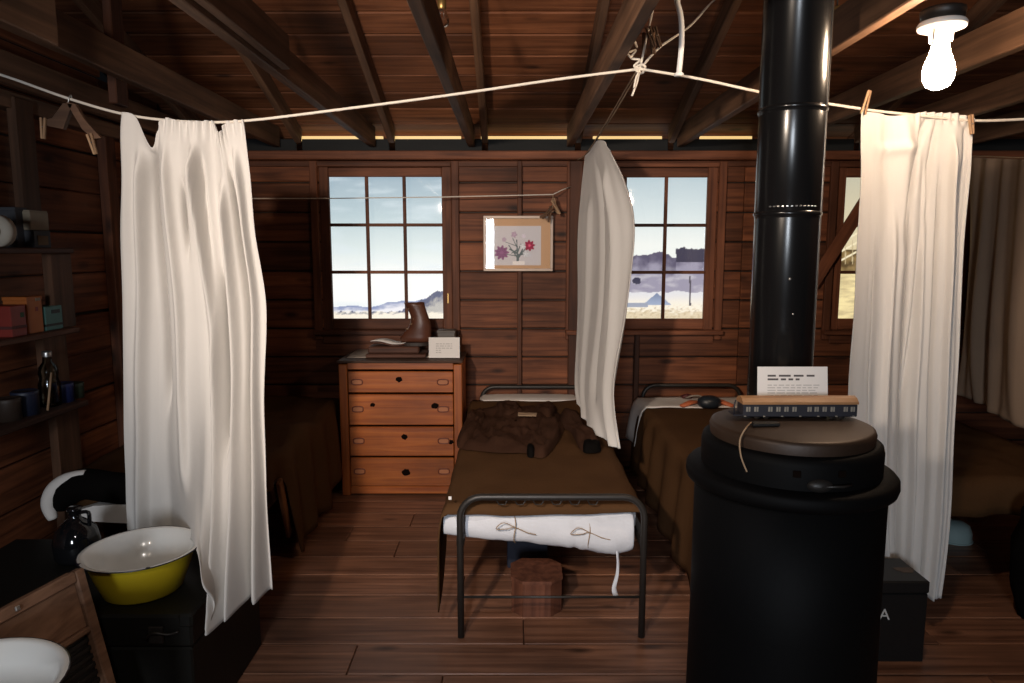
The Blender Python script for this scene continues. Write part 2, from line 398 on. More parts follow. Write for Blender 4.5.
def window(n, R, cols=3, rows_=3):
    x0, x1, z0, z1 = R; t = empty('window_%d' % n, ((x0 + x1)/2, WD, z0), kind='structure')
    cw = 0.05
    for xx in (x0 - 0.092, x1 + 0.092):
        board('casing', (xx, WD - 0.012, (z0 + z1)/2 - 0.02), (cw, 0.03, z1 - z0 + 0.24), M_trimz, t)
    board('casing', ((x0 + x1)/2, WD - 0.012, z1 + 0.077), (x1 - x0 + 0.13, 0.03, 0.03), M_trim, t)
    board('window_sill', ((x0 + x1)/2, WD - 0.03, z0 - 0.088), (x1 - x0 + 0.235, 0.075, 0.03), M_trim, t)
    board('apron', ((x0 + x1)/2, WD - 0.010, z0 - 0.135), (x1 - x0 + 0.13, 0.022, 0.06), M_trim, t)
    for xx in (x0 - 0.032, x1 + 0.032): board('sash_stile', (xx, WD + 0.025, (z0 + z1)/2), (0.064, 0.035, z1 - z0 + 0.15), M_trimz, t)
    board('sash_rail', ((x0 + x1)/2, WD + 0.025, z1 + 0.03), (x1 - x0, 0.035, 0.06), M_trim, t)
    board('sash_rail', ((x0 + x1)/2, WD + 0.025, z0 - 0.035), (x1 - x0, 0.035, 0.07), M_trim, t)
    pw = (x1 - x0)/cols; ph = (z1 - z0)/rows_
    for i in range(1, cols): board('muntin', (x0 + i*pw, WD + 0.025, (z0 + z1)/2), (0.021, 0.026, z1 - z0), M_trimz, t, 0.003)
    for j in range(1, rows_): board('muntin', ((x0 + x1)/2, WD + 0.027, z0 + j*ph), (x1 - x0, 0.024, 0.021), M_trim, t, 0.003)
    for i in range(cols):
        for j in range(rows_):
            board('pane', (x0 + (i + 0.5)*pw, WD + 0.03, z0 + (j + 0.5)*ph), (pw - 0.014, 0.003, ph - 0.014), M_glass, t, 0)
    return t
window(1, W1); window(2, W2); window(3, W3)
# window catch on the right stile of the first window
build('catch', MB().box((W1[1] + 0.036, WD + 0.002, W1[2] + 0.14), (0.012, 0.012, 0.07), 0.002), M_brass, [o for o in bpy.data.objects if o.name == 'window_1'][0])

# left wall
wl = empty('wall_left', (XL, 3, 0), kind='structure')
zl = 0.0; r = 0
SB = 0.205
while zl < 3.3:
    y0 = 1.0; y1 = WD
    yroof = WD - (zl + SB - ROOF0)/SLOPE if zl + SB > ROOF0 else WD
    y1 = min(WD, yroof)
    if y1 - y0 > 0.2:
        cut = 3.86 if y1 > 4.0 else (y0 + y1)/2
        for a, b in ((y0, cut), (cut, y1)):
            board('board', (XL - 0.0125 - random.uniform(0, 0.004), (a + b)/2, zl + SB/2), (0.025, b - a - 0.003, SB - 0.008), M_wally, wl, 0.005, rot=(random.uniform(-0.004, 0.004), 0, 0))
    zl += SB; r += 1
build('sheathing', MB().box((XL - 0.04, 2.85, 1.2), (0.012, 3.9, 2.4), 0), M_darkwood, wl)
for yy, wd in ((PX(118, 300, XL + 0.03).y, 0.095), (2.55, 0.09)):
    board('stud', (XL + 0.025, yy, 1.1), (0.05, wd, 2.2), M_studz, wl)
board('top_plate', (XL + 0.03, 2.9, 2.185), (0.09, 3.7, 0.07), M_beam, wl)
# right wall
wr = empty('wall_right', (XR, 3, 0), kind='structure')
for i in range(12):
    board('board', (XR + 0.0125, 2.9, 0.1025 + i*0.205), (0.025, 3.7, 0.197), M_wally, wr, 0.005)

# roof: boards, rafters, tie beams
ceil = empty('ceiling', (0.7, 3.2, 2.4), kind='structure')
BW = 0.186; n = 0
def roof_pt(s): return WD + 0.35 - s*math.cos(RA), ROOF0 - 0.35*SLOPE + s*math.sin(RA)
s = 0.0
while True:
    yc, zc = roof_pt(s + BW/2)
    if yc < 0.6: break
    g = 0.022 if n == 7 else 0.006
    cuts = [XL - 0.15] + sorted([random.choice([-0.8, -0.18, 0.44]), random.choice([1.06, 1.68, 2.3])]) + [XR + 0.1]
    for a, b in zip(cuts[:-1], cuts[1:]):
        board('board', ((a + b)/2, yc, zc + 0.0125), (b - a - 0.003, BW - g, 0.025), M_roof, ceil, 0.004, rot=(-RA, 0, 0))
    s += BW; n += 1
build('roof_felt', MB().add([(XL - 0.2, roof_pt(-0.1)[0], roof_pt(-0.1)[1] + 0.045), (XR + 0.2, roof_pt(-0.1)[0], roof_pt(-0.1)[1] + 0.045), (XR + 0.2, roof_pt(s)[0], roof_pt(s)[1] + 0.045), (XL - 0.2, roof_pt(s)[0], roof_pt(s)[1] + 0.045)], [(0, 1, 2, 3)]), M_darkwood, ceil)
RX = [-2.04, -1.42, -0.80, -0.18, 0.44, 1.06, 1.68, 2.30, 2.92]
RL = 4.3
for x in RX:
    yc, zc = roof_pt(0.30 + RL/2); d = 0.10
    yc -= math.sin(RA)*(-d/2) * -1; zc -= math.cos(RA)*d/2
    board('rafter', (x, yc, zc), (0.042, RL, d), M_beam, ceil, 0.004, rot=(-RA, 0, 0))
TX = [x - 0.048 if x < 0.3 else x + 0.048 for x in RX]
TX = [-2.09, -1.56, -0.925, -0.27, 0.385, 1.115, 1.73, 2.35, 2.97]
for x in TX:
    z0 = zt + 0.036
    board('tie_beam', (x, 2.78, z0 + 0.065), (0.044, 3.98, 0.13), M_beam, ceil, 0.004)
# short boards nailed beside two ties
board('splice_board', (-1.52 + 0.05, 1.75, zt + 0.08), (0.035, 1.2, 0.15), M_beam, ceil)
board('splice_board', (-0.925 + 0.042, 2.3, zt + 0.12), (0.035, 1.1, 0.13), M_beam, ceil)
board('hanger_post', (-1.60, 2.95, zt + 0.25), (0.035, 0.09, 0.62), M_studz, ceil)
# blocking in the eaves and emissive strips standing in for light in the gap above it
edges = [XL] + RX + [XR]
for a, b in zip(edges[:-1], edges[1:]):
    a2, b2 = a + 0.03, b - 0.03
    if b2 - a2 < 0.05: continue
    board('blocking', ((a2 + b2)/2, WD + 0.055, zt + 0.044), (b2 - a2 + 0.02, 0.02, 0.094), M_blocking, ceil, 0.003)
M_strip = emis('eave_glow', (1.0, 0.66, 0.26, 1), 0.95)  # emission imitates warm light showing in the eave gap, no lamp there
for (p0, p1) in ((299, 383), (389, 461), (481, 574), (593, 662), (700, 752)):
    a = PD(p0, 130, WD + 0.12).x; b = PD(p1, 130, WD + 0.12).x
    st = build('eave_gap_glow', MB().box(((a + b)/2, WD + 0.12, zt + 0.105), (b - a, 0.02, 0.03), 0.002), M_strip)
    lab = {299: 'warm glowing strip imitating light in the eave gap above the left half of the first window', 389: 'warm glowing strip imitating light in the eave gap above the right half of the first window',
           481: 'warm glowing strip imitating light in the eave gap above the framed flower print', 593: 'warm glowing strip imitating light in the eave gap above the gathered middle curtain', 700: 'warm glowing strip imitating light in the eave gap just left of the stove pipe'}[p0]
    setp(st, lab, 'imitated light', 'imitated light in the eave gaps')

# backlit landscape photographs standing behind the windows
def paint(name, x0, x1, z0, z1, y, nu, nv, fn, mat, label=None, cat=None, parent=None, thick=0.012):
    me = bpy.data.meshes.new(name); vs = []; cs = []
    for j in range(nv):
        for i in range(nu):
            u = i/(nu - 1); v = j/(nv - 1); vs.append((x0 + (x1 - x0)*u - (x0 + x1)/2, 0, z0 + (z1 - z0)*v - z0)); cs += list(fn(x0 + (x1 - x0)*u, z0 + (z1 - z0)*v))
    fs = [(j*nu + i, j*nu + i + 1, (j + 1)*nu + i + 1, (j + 1)*nu + i) for j in range(nv - 1) for i in range(nu - 1)]
    b = len(vs); X0, X1, Z1 = x0 - (x0 + x1)/2, x1 - (x0 + x1)/2, z1 - z0
    vs += [(X0, thick, 0), (X1, thick, 0), (X1, thick, Z1), (X0, thick, Z1)]; cs += [0.02, 0.02, 0.02, 1]*4
    fs += [(b + 3, b + 2, b + 1, b), (0, b, b + 1, nu - 1), ((nv - 1)*nu, nv*nu - 1, b + 2, b + 3), (0, (nv - 1)*nu, b + 3, b), (nu - 1, b + 1, b + 2, nv*nu - 1)]
    me.from_pydata(vs, [], fs); at = me.color_attributes.new('print', 'FLOAT_COLOR', 'POINT'); at.data.foreach_set('color', cs); me.update()
    o = link(name, me, mat, parent, ((x0 + x1)/2, y, z0))
    return setp(o, label, cat)
def lerp(a, b, t): return tuple(a[i] + (b[i] - a[i])*t for i in range(4))
def ramp(stops, t):
    for (p, c), (q, d) in zip(stops[:-1], stops[1:]):
        if t <= q: return lerp(c, d, max(0, (t - p)/(q - p)))
    return stops[-1][1]
def fb(x, y, s=1.0): return noise.fractal(Vector((x*s, y*s, 3.1)), 1.0, 2.0, 5)
MD = WD + 0.22
def px_of(x, z):     # photo pixel of a point on the mural, seen from the doorway
    dy = MD; f = dy*CP + (CAM_H - z)*SP; dn = -dy*SP + (CAM_H - z)*CP
    return 512 + FPX*x/f, 341.5 + FPX*dn/f
def mural1(x, z):
    p, q = px_of(x, z)
    c = ramp([(177, srgb(158, 178, 190)), (215, srgb(188, 205, 210)), (250, srgb(222, 232, 230)), (278, srgb(252, 252, 248))], q)
    c = lerp(c, srgb(225, 235, 240), max(0, min(0.5, fb(p*0.02, q*0.09)*0.6)))
    h1 = 306 + fb(p*0.05, 0)*2.5 - 6*smooth01(375, 405, p)
    h2 = 312 - 18*smooth01(392, 440, p) + fb(p*0.18, 4)*2.2 - 3.0*smooth01(428, 436, p)
    if q > h1: c = lerp(srgb(140, 152, 188), srgb(238, 236, 240), smooth01(h1, h1 + 7, q + fb(p*0.1, q*0.3)*3))
    if q > h2: c = lerp(srgb(92, 98, 124), srgb(190, 186, 180), smooth01(h2 + 3, h2 + 15, q + fb(p*0.3, q*0.3)*5))
    if q > 311: c = lerp(c, srgb(250, 240, 222), smooth01(310, 315, q + fb(p*0.2, q*0.4)*3))
    return c
def mural2(x, z):
    p, q = px_of(x, z)
    c = ramp([(177, srgb(184, 200, 206)), (215, srgb(214, 224, 224)), (245, srgb(240, 242, 236))], q)
    h = 254 + fb(p*0.09, 1.0)*4 + 3*math.sin(p*0.16)
    if p > 676: h = min(h, 249 + fb(p*0.4, 2)*1.5 - 2*smooth01(679, 682, p)*smooth01(688, 684, p))
    if q > h:
        c = lerp(srgb(88, 82, 104), srgb(156, 150, 168), smooth01(h, h + 24, q + fb(p*0.08, q*0.08)*14))
        if p > 676 and q < 262: c = srgb(62, 58, 76)
        c = lerp(c, srgb(205, 200, 205), max(0, min(0.6, fb(p*0.05 + q*0.06, q*0.12 - p*0.03)*1.2))*smooth01(262, 280, q))
    g = 292 - 6*smooth01(660, 690, p)*0 + fb(p*0.07, 9)*2
    if q > g: c = lerp(srgb(226, 224, 226), srgb(250, 240, 220), smooth01(g, 308, q)); c = lerp(c, srgb(170, 150, 120), max(0, fb(p*0.3, q*0.5))*smooth01(302, 310, q))
    if abs(p - 657)*0.82 < q - 293 and q < 305: c = lerp(srgb(126, 138, 166), srgb(160, 172, 196), smooth01(293, 305, q))
    if 622 < p < 648 and 303 < q < 307: c = srgb(160, 165, 180)
    if (p - 637)**2/16 + (q - 281)**2/12 < 1 + 0.8*fb(p*0.5, q*0.5): c = srgb(60, 58, 78)
    if 689.3 < p < 690.9 and 276 < q < 306: c = srgb(80, 74, 84)
    if q > 308: c = lerp(c, srgb(206, 182, 138), 0.6*smooth01(308, 314, q + fb(p*0.2, q*0.6)*6))
    return c
def mural3(x, z):
    p, q = px_of(x, z)
    c = ramp([(180, srgb(196, 190, 166)), (240, srgb(222, 206, 168)), (262, srgb(214, 196, 150))], q)
    if q > 250: c = lerp(srgb(88, 70, 44), srgb(150, 124, 80), max(0, min(1, 0.5 + fb(p*0.1, q*0.15))))
    if q > 272: c = lerp(srgb(206, 186, 140), srgb(246, 226, 168), max(0, min(1, 0.5 + fb(p*0.06, q*0.3))))
    for a in (0, 9, 18):
        if abs(q - 262 + (p - 838)*0.55 + a) < 1.1 and q > 232: c = srgb(240, 226, 190)
    if abs((p - 838) % 7) < 1 and 240 < q < 264: c = srgb(200, 180, 140)
    return c
M_mural = attrmat('backlit_print', emit=1.12)
for R, fn, lab in ((W1, mural1, 'backlit landscape photograph of pale sky and low hills behind the window over the dresser'), (W2, mural2, 'backlit landscape photograph of desert hills and tent roof behind the middle window'), (W3, mural3, 'backlit sepia landscape photograph behind the window right of the stove pipe')):
    lbx = empty('landscape_photograph', ((R[0] + R[1])/2, MD, 0), lab, 'photograph')
    paint('printed_panel', R[0] - 0.14, R[1] + 0.14, R[2] - 0.14, R[3] + 0.14, MD, 210, 240, fn, M_mural, parent=lbx)
    for xx in (R[0] + 0.1, R[1] - 0.1): board('leg', (xx, MD + 0.03, R[3]/2), (0.04, 0.03, R[3]), M_darkwood, lbx)

# ================================================================== STOVE
SX, SY = PD(789.5, 440, 1.8).x, 1.80
stove = empty('cannon_stove', (SX, SY, 0), 'tall round black iron stove with stepped lid and thick pipe to the roof', 'stove')
st_c = (SX, SY, 0)
build('base_ring', MB().lathe([(0, 0.0), (0.2693, 0.0), (0.2693, 0.05), (0.257, 0.06), (0.2457, 0.06)], st_c, 56), M_stove, stove)
build('body', MB().lathe([(0.2476, 0.05), (0.2438, 0.3), (0.24, 0.6), (0.2391, 0.955), (0.189, 0.957)], st_c, 56), M_stove, stove)
build('rim', MB().lathe([(0.236, 0.944), (0.250, 0.944), (0.260, 0.950), (0.2635, 0.962), (0.2625, 0.978), (0.256, 0.986), (0.222, 0.990)], st_c, 56), M_stove, stove)
dr = build('upper_drum', MB().lathe([(0.224, 0.985), (0.2249, 1.045), (0.2211, 1.062), (0.2098, 1.068), (0.189, 1.068)], st_c, 56), M_stove, stove)
build('lid', MB().lathe([(0.2022, 1.062), (0.2051, 1.090), (0.2013, 1.099), (0.1928, 1.102), (0, 1.102)], st_c, 56), M_stovetop, stove)
def on_drum(px, py, r=0.225):
    # point on the drum's surface under a pixel
    d = ray(px, py); a = d.x**2 + d.y**2; b = -2*(d.x*SX + d.y*SY); c = SX**2 + SY**2 - r*r
    t = (-b - math.sqrt(b*b - 4*a*c))/(2*a); return O + d*t
for px in (797, 842):
    p = on_drum(px, 474); an = math.atan2(p.x - SX, -(p.y - SY))
    build('vent_slot', MB().box(p + Vector((math.sin(an), -math.cos(an), 0))*0.001, (0.018, 0.006, 0.016), 0.001, Matrix.Rotation(an, 3, 'Z')), M_knot, dr)
p = on_drum(820, 486); an = math.atan2(p.x - SX, -(p.y - SY)); Rz = Matrix.Rotation(an, 3, 'Z'); nrm = Vector((math.sin(an), -math.cos(an), 0))
hd = build('draft_latch', MB().lathe([(0.0, 0.012), (0.012, 0.011), (0.026, 0.006), (0.030, 0.0)], p, 20, axis=1, sy=0.55, rot=Rz @ Matrix.Rotation(pi, 3, 'Z')), M_iron, stove)
build('latch_bar', MB().tube([p + nrm*0.008 + Rz @ Vector((0.0, 0, 0)), p + nrm*0.012 + Rz @ Vector((0.05, 0.004, 0.002)), p + nrm*0.006 + Rz @ Vector((0.075, 0.014, 0.001))], 0.0035, 6), M_iron, stove)
# pipe: elbow out of the back of the drum, three sections up to the roof
PY = 2.17; PXc = PD(783, 300, PY).x; PR = 0.0945
c = Vector((PXc, PY, 0))
zr = roof_z(PY) + 0.02
cut1 = PD(795, 110, PY - PR).z; cut2 = PD(785, 218, PY - PR).z
build('pipe_elbow', MB().tube(spline([(SX + 0.03, SY + 0.18, 0.80), (PXc - 0.02, PY - 0.08, 0.80), (PXc, PY, 0.86), (PXc, PY, 1.02)], 12), PR*0.98, 24), M_pipe, stove)
for z0, z1, rr in ((1.0, cut2 + 0.02, PR), (cut2, cut1 + 0.02, PR*1.012), (cut1, zr + 0.25, PR*1.024)):
    q = build('pipe_section', MB().lathe([(rr*0.97, z0), (rr, z0 + 0.004), (rr, z1)], c, 40), M_pipe, stove)
    build('crimp_ring', MB().lathe([(rr, z0 + 0.008), (rr + 0.0035, z0 + 0.012), (rr + 0.0035, z0 + 0.018), (rr, z0 + 0.022)], c, 40), M_pipe, q)
    an = 0.98
    e = c + Vector((math.sin(an)*rr, -math.cos(an)*rr, 0)); q2 = Matrix.Rotation(an, 3, 'Z')
    build('seam', MB().box((e.x, e.y, (z0 + z1)/2), (0.009, 0.005, z1 - z0 - 0.03), 0.0015, q2), M_seam, q)
for px, py in ((790, 279), (793, 314)):
    p = PD(px, py, PY - PR*0.97); build('rivet', MB().lathe([(0.005, 0), (0.0045, -0.002), (0.0, -0.003)], p, 10, axis=1), M_steel, stove)
for i in range(12):
    a = -0.9 + 0.13*i; p = c + Vector((math.sin(a)*PR*1.012, -math.cos(a)*PR*1.012, cut2 + 0.035))
    build('rivet', MB().box(p, (0.007, 0.004, 0.004), 0.001, Matrix.Rotation(a, 3, 'Z')), M_steel, stove)

# card, coach model and strap on the stove
ZT = 1.102
def text_lines(mb, org, ux, uz, rows, th, seed):
    """illegible print: words as short dark dashes; rows of (left, right, height, word)"""
    rnd = random.Random(seed)
    n_ = ux.cross(uz).normalized()*0.0006
    for (a, b, h, wl_) in rows:
        x = a
        while x < b - 0.004:
            l = min(b - x, wl_*rnd.uniform(0.5, 1.6)); p = org + ux*x + uz*h
            v = [p, p + ux*l, p + ux*l + uz*th, p + uz*th]
            mb.add([q + n_ for q in v], [(0, 1, 2, 3)]); x += l + wl_*0.28
CY = SY + 0.115
a = PD(758, 367, CY); b = PD(829, 367, CY); cw = b.x - a.x; chh = a.z - ZT
cd_ = empty('info_card', ((a.x + b.x)/2, CY, ZT), 'white card with bold heading standing on stove lid behind model coach', 'card')
tilt = Matrix.Rotation(-0.10, 3, 'X'); base = Vector((a.x, CY - 0.01, ZT + 0.001)); uz = tilt @ Vector((0, 0, 1)); ux = Vector((1, 0, 0))
mb = MB(); v = [base - ux*-0.0, base + ux*cw, base + ux*(cw - 0.003) + uz*chh, base + ux*0.0 + uz*chh]
build('sheet', MB().poly_prism(v, -ux.cross(uz)*0.002), M_card, cd_, fix=True)
build('foot', MB().poly_prism([base + Vector((0.03, 0.003, 0)), base + Vector((cw - 0.03, 0.003, 0)), base + Vector((cw - 0.03, 0.045, 0)), base + Vector((0.03, 0.045, 0))], (0, 0, 0.002)), M_card, cd_, fix=True)
mb = MB(); k = cw/71.0
text_lines(mb, base, ux, uz, [(10*k, 57*k, chh - 10*k, 0.03), (10*k, 42*k, chh - 13.6*k, 0.025)], 1.9*k, 3)
build('heading_print', mb, M_ink, cd_)
mb = MB(); text_lines(mb, base, ux, uz, [(10*k, (62 - (i % 3)*1.5)*k, chh - (19 + 2.6*i)*k, 0.016) for i in range(11)], 1.0*k, 4)
build('body_print', mb, M_inkfaint, cd_)

# passenger coach model
c0 = PD(742, 420, SY + 0.03); c1 = PD(856, 418, SY + 0.03); L_ = c1.x - c0.x; TYc = SY + 0.05; CH = 0.040
tr = empty('model_coach', ((c0.x + c1.x)/2, TYc, ZT), 'model railway passenger coach with tan roof and dark blue sides on stove lid', 'model train')
M_coach = plain('coach_blue', (0.016, 0.016, 0.023, 1), 0.5, var=0.2, scale=30)
M_tan = plain('coach_roof_tan', (0.30, 0.155, 0.07, 1), 0.35, var=0.25, scale=25)
M_pane = plain('coach_window_grey', (0.24, 0.22, 0.19, 1), 0.3, var=0.2, scale=60)
zc0 = ZT + 0.008
x0, x1 = c0.x, c1.x; xm = (x0 + x1)/2; Wt = 0.052
build('coach_body', MB().box((xm, TYc, zc0 + 0.017), (L_, Wt, 0.034), 0.002), M_coach, tr)
prof = [(-Wt/2 - 0.002, 0.034), (-Wt/2 - 0.001, 0.040), (-Wt/2 + 0.010, 0.049), (0, 0.053), (Wt/2 - 0.010, 0.049), (Wt/2 + 0.001, 0.040), (Wt/2 + 0.002, 0.034)]
build('coach_roof', MB().poly_prism([(x0 - 0.002, TYc + p[0], zc0 + p[1]) for p in prof], (L_ + 0.004, 0, 0)), M_tan, tr, fix=True)
for px in (747, 755, 769, 777, 785, 793, 808, 815, 823, 831, 844, 851):
    xx = x0 + (px - 742)/114*L_
    wn = build('coach_window', MB().box((xx, TYc - Wt/2 - 0.0005, zc0 + 0.021), (0.011, 0.002, 0.013), 0.0006), M_pane, tr)
    build('window_bar', MB().box((xx, TYc - Wt/2 - 0.0017, zc0 + 0.021), (0.0012, 0.0012, 0.013), 0), M_coach, wn)
for px in (744, 763, 781, 799, 817, 835, 852):
    xx = x0 + (px - 742)/114*L_; build('axle_box', MB().box((xx, TYc - Wt/2 - 0.001, zc0 + 0.002), (0.006, 0.003, 0.003), 0.0008), M_pane, tr)
for xx in (x0 + 0.04, x0 + 0.065, x1 - 0.065, x1 - 0.04):
    build('wheel_set', MB().lathe([(0.0, -0.022), (0.0085, -0.022), (0.0085, -0.016), (0.002, -0.015), (0.002, 0.015), (0.0085, 0.016), (0.0085, 0.022), (0.0, 0.022)], (xx, TYc, ZT + 0.0085), 14, axis=1), M_iron, tr)
build('end_platform', MB().box((x0 - 0.012, TYc, zc0 + 0.004), (0.024, Wt*0.9, 0.004), 0.001), M_coach, tr)
build('end_railing', MB().tube([(x0 - 0.022, TYc - 0.02, zc0 + 0.004), (x0 - 0.022, TYc - 0.02, zc0 + 0.032), (x0 - 0.019, TYc - 0.02, zc0 + 0.045)], 0.002, 6), M_coach, tr)
# black clip with a tan strap hanging over the edge of the lid
sp = PZ(745, 425, ZT)
stp = empty('strap_clip', (sp.x + 0.03, sp.y, ZT), 'black clip with thin tan strap hanging over the stove lid edge', 'strap')
build('clip', MB().box(PZ(765, 424, ZT + 0.006) , (0.07, 0.022, 0.010), 0.003, Matrix.Rotation(0.05, 3, 'Z')), M_black, stp)
pts = [PZ(752, 422, ZT + 0.006)]
for (px, py, r_) in ((746, 428, 0.204), (740, 440, 0.216), (741, 456, 0.228), (747, 472, 0.2285)):
    pts.append(on_drum(px, py, r_ + 0.004))
build('strap', MB().tube(spline(pts, 24), 0.0022, 6), M_string, stp)

# ================================================================== CENTRAL COT
FY = 2.64; lx0 = PZ(461, 638, 0).x; lx1 = PZ(641, 636, 0).x; FY = PZ(550, 637, 0).y
ZR = PD(545, 497, FY).z; HY = 4.62
cot = empty('iron_cot', ((lx0 + lx1)/2, 3.6, 0), 'narrow iron cot with arched tube foot end in the middle of the room', 'cot')
def arch(y, z, x0, x1, rc=0.085):
    pts = [(x0, y, 0.0), (x0, y, z - rc)]
    pts += [(x0 + rc - rc*math.cos(t), y, z - rc + rc*math.sin(t)) for t in [pi/2*i/6 for i in range(1, 7)]]
    pts += [(x1 - rc + rc*math.sin(t), y, z - rc + rc*math.cos(t)) for t in [pi/2*i/6 for i in range(0, 7)]]
    pts += [(x1, y, 0.0)]
    return pts
build('foot_end', MB().tube(arch(FY, ZR, lx0, lx1), 0.0135, 12), M_iron, cot)
zc = PD(550, 597, FY).z
build('cross_rod', MB().tube([(lx0, FY, zc), (lx1, FY, zc)], 0.0055, 8), M_iron, cot)
build('head_end', MB().tube(arch(HY + 0.06, 0.63, lx0, lx1), 0.0135, 12), M_iron, cot)
for x in (lx0, lx1): build('side_rail', MB().box((x, (FY + HY)/2 + 0.03, 0.40), (0.03, HY - FY + 0.06, 0.035), 0.003), M_iron, cot)
build('spring_wire', MB().tube([(lx0 + 0.13 + 0.012*i, FY + 0.012, ZR - 0.005 - (0.03 if i % 6 in (2, 3, 4) else 0.008)) for i in range(38)], 0.0025, 5), M_iron, cot)
mx0, mx1 = PD(441, 505, FY + 0.08).x, lx1 - 0.01; ZM = 0.535
build('mattress', MB().box(((mx0 + mx1)/2 + 0.015, (FY + HY)/2 + 0.05, ZM - 0.068), (mx1 - mx0 - 0.05, HY - FY - 0.02, 0.105), 0.03), M_canvas, cot)

def drape(x0, x1, y0, y1, z, dl, dr, df, db, step=0.035, wav=0.012, top=0.006, seed=0, flare=0.04, r=0.03, topfn=None):
    """blanket over a box: dl, dr, df, db are the drops at left, right, front, back (numbers or functions)"""
    fl = lambda d, t: d(t) if callable(d) else d
    mdl = max(fl(dl, i/20) for i in range(21)); mdr = max(fl(dr, i/20) for i in range(21)); mdf = max(fl(df, i/20) for i in range(21)); mdb = max(fl(db, i/20) for i in range(21))
    nu_t = max(4, int((x1 - x0)/step)); nv_t = max(4, int((y1 - y0)/step)); ks = lambda d: max(1, int(d/step)) if d > 0 else 0
    U = [-1 + i/ks(mdl) for i in range(ks(mdl))] + [i/nu_t for i in range(nu_t + 1)] + [1 + (i + 1)/ks(mdr) for i in range(ks(mdr))] if True else None
    V = [-1 + i/ks(mdf) for i in range(ks(mdf))] + [i/nv_t for i in range(nv_t + 1)] + [1 + (i + 1)/ks(mdb) for i in range(ks(mdb))]
    P = []
    for v in V:
        row = []; tv = min(1, max(0, v))
        for u in U:
            tu = min(1, max(0, u)); yy = y0 + (y1 - y0)*tv; xx = x0 + (x1 - x0)*tu
            ex = (-u*fl(dl, tv), -1) if u < 0 else ((u - 1)*fl(dr, tv), 1) if u > 1 else (0, 0)
            ey = (-v*fl(df, tu), -1) if v < 0 else ((v - 1)*fl(db, tu), 1) if v > 1 else (0, 0)
            nz = noise.noise(Vector((xx*5 + seed, yy*5, 0)))*top + noise.noise(Vector((xx*13 + seed, yy*11, 7)))*top*0.5
            zz = z + nz + (topfn(tu, tv) if topfn else 0); dz = max(ex[0], ey[0]) + 0.35*min(ex[0], ey[0])
            ed = min(tu*(x1 - x0), (1 - tu)*(x1 - x0), 1) if (mdl or mdr) else 1
            for q, sgn, ax in ((ex[0], ex[1], 0), (ey[0], ey[1], 1)):
                if q > 0:
                    o_ = r*(1 - math.exp(-q/r)) + flare*q; wv = wav*math.sin((yy if ax == 0 else xx)*21 + seed*1.7 + 2*noise.noise(Vector((xx*3, yy*3, seed))))*min(1, q/0.15)
                    if ax == 0: xx += sgn*(o_ + wv)
                    else: yy += sgn*(o_ + wv)
            row.append(Vector((xx, yy, zz - max(0, dz - 0.3*r*(1 - math.exp(-dz/r))))))
        P.append(row)
    return P
P = drape(mx0 + 0.032, mx1 + 0.0, FY + 0.05, HY - 0.10, ZM, lambda t: 0.10 + 0.34*smooth01(0.12, 0.02, t), 0.07, lambda t: 0.036 + 0.006*math.sin(t*5), 0, seed=1, flare=0.01, wav=0.008, topfn=lambda u, v: 0.035*smooth01(0.80, 0.98, v))
setp(build('wool_blanket', MB().grid(P), M_olive, solid=0.006), 'brown wool blanket spread over the middle iron cot', 'blanket')
setp(build('pillow', MB().box(((mx0 + mx1)/2, HY - 0.03, ZM + 0.012), (0.66, 0.22, 0.09), 0.035), M_sheet, sub=1), 'white pillow edge showing at head of the middle iron cot', 'pillow')

# white canvas roll tied below the blanket at the foot
cr = empty('canvas_roll', ((mx0 + mx1)/2, FY + 0.03, 0.36), 'white canvas roll tied with string below the foot of the middle cot', 'canvas roll')
yC = FY + 0.088
path = [PD(444, 523, yC), PD(480, 525.5, yC - 0.002), PD(530, 528, yC - 0.004), PD(575, 531, yC - 0.006), PD(605, 533.5, yC - 0.01), PD(632, 531, yC - 0.015)]
px_m = 1/FPX*FY*1.07
hh = [10, 13, 14.5, 17, 20, 19]
cen = spline(path, 60); N_ = 22; P = []
for i in range(60):
    t = i/59; h_ = catmull([Vector((q, 0, 0)) for q in hh], t).x*px_m
    row = []
    for k in range(N_ + 1):
        a = 2*pi*k/N_
        wr_ = 1 + 0.09*noise.noise(Vector((t*9, math.cos(a)*1.5, math.sin(a)*1.5))) + 0.05*noise.noise(Vector((t*26, math.cos(a)*3, math.sin(a)*3)))
        for tt in (0.28, 0.60): wr_ *= 1 - 0.10*math.exp(-((t - tt)/0.012)**2)
        row.append(cen[i] + Vector((0, math.cos(a)*min(h_*0.62, 0.048)*wr_, math.sin(a)*h_*wr_)))
    P.append(row)
build('roll_cloth', MB().grid(P), M_canvas, cr, solid=0.004)
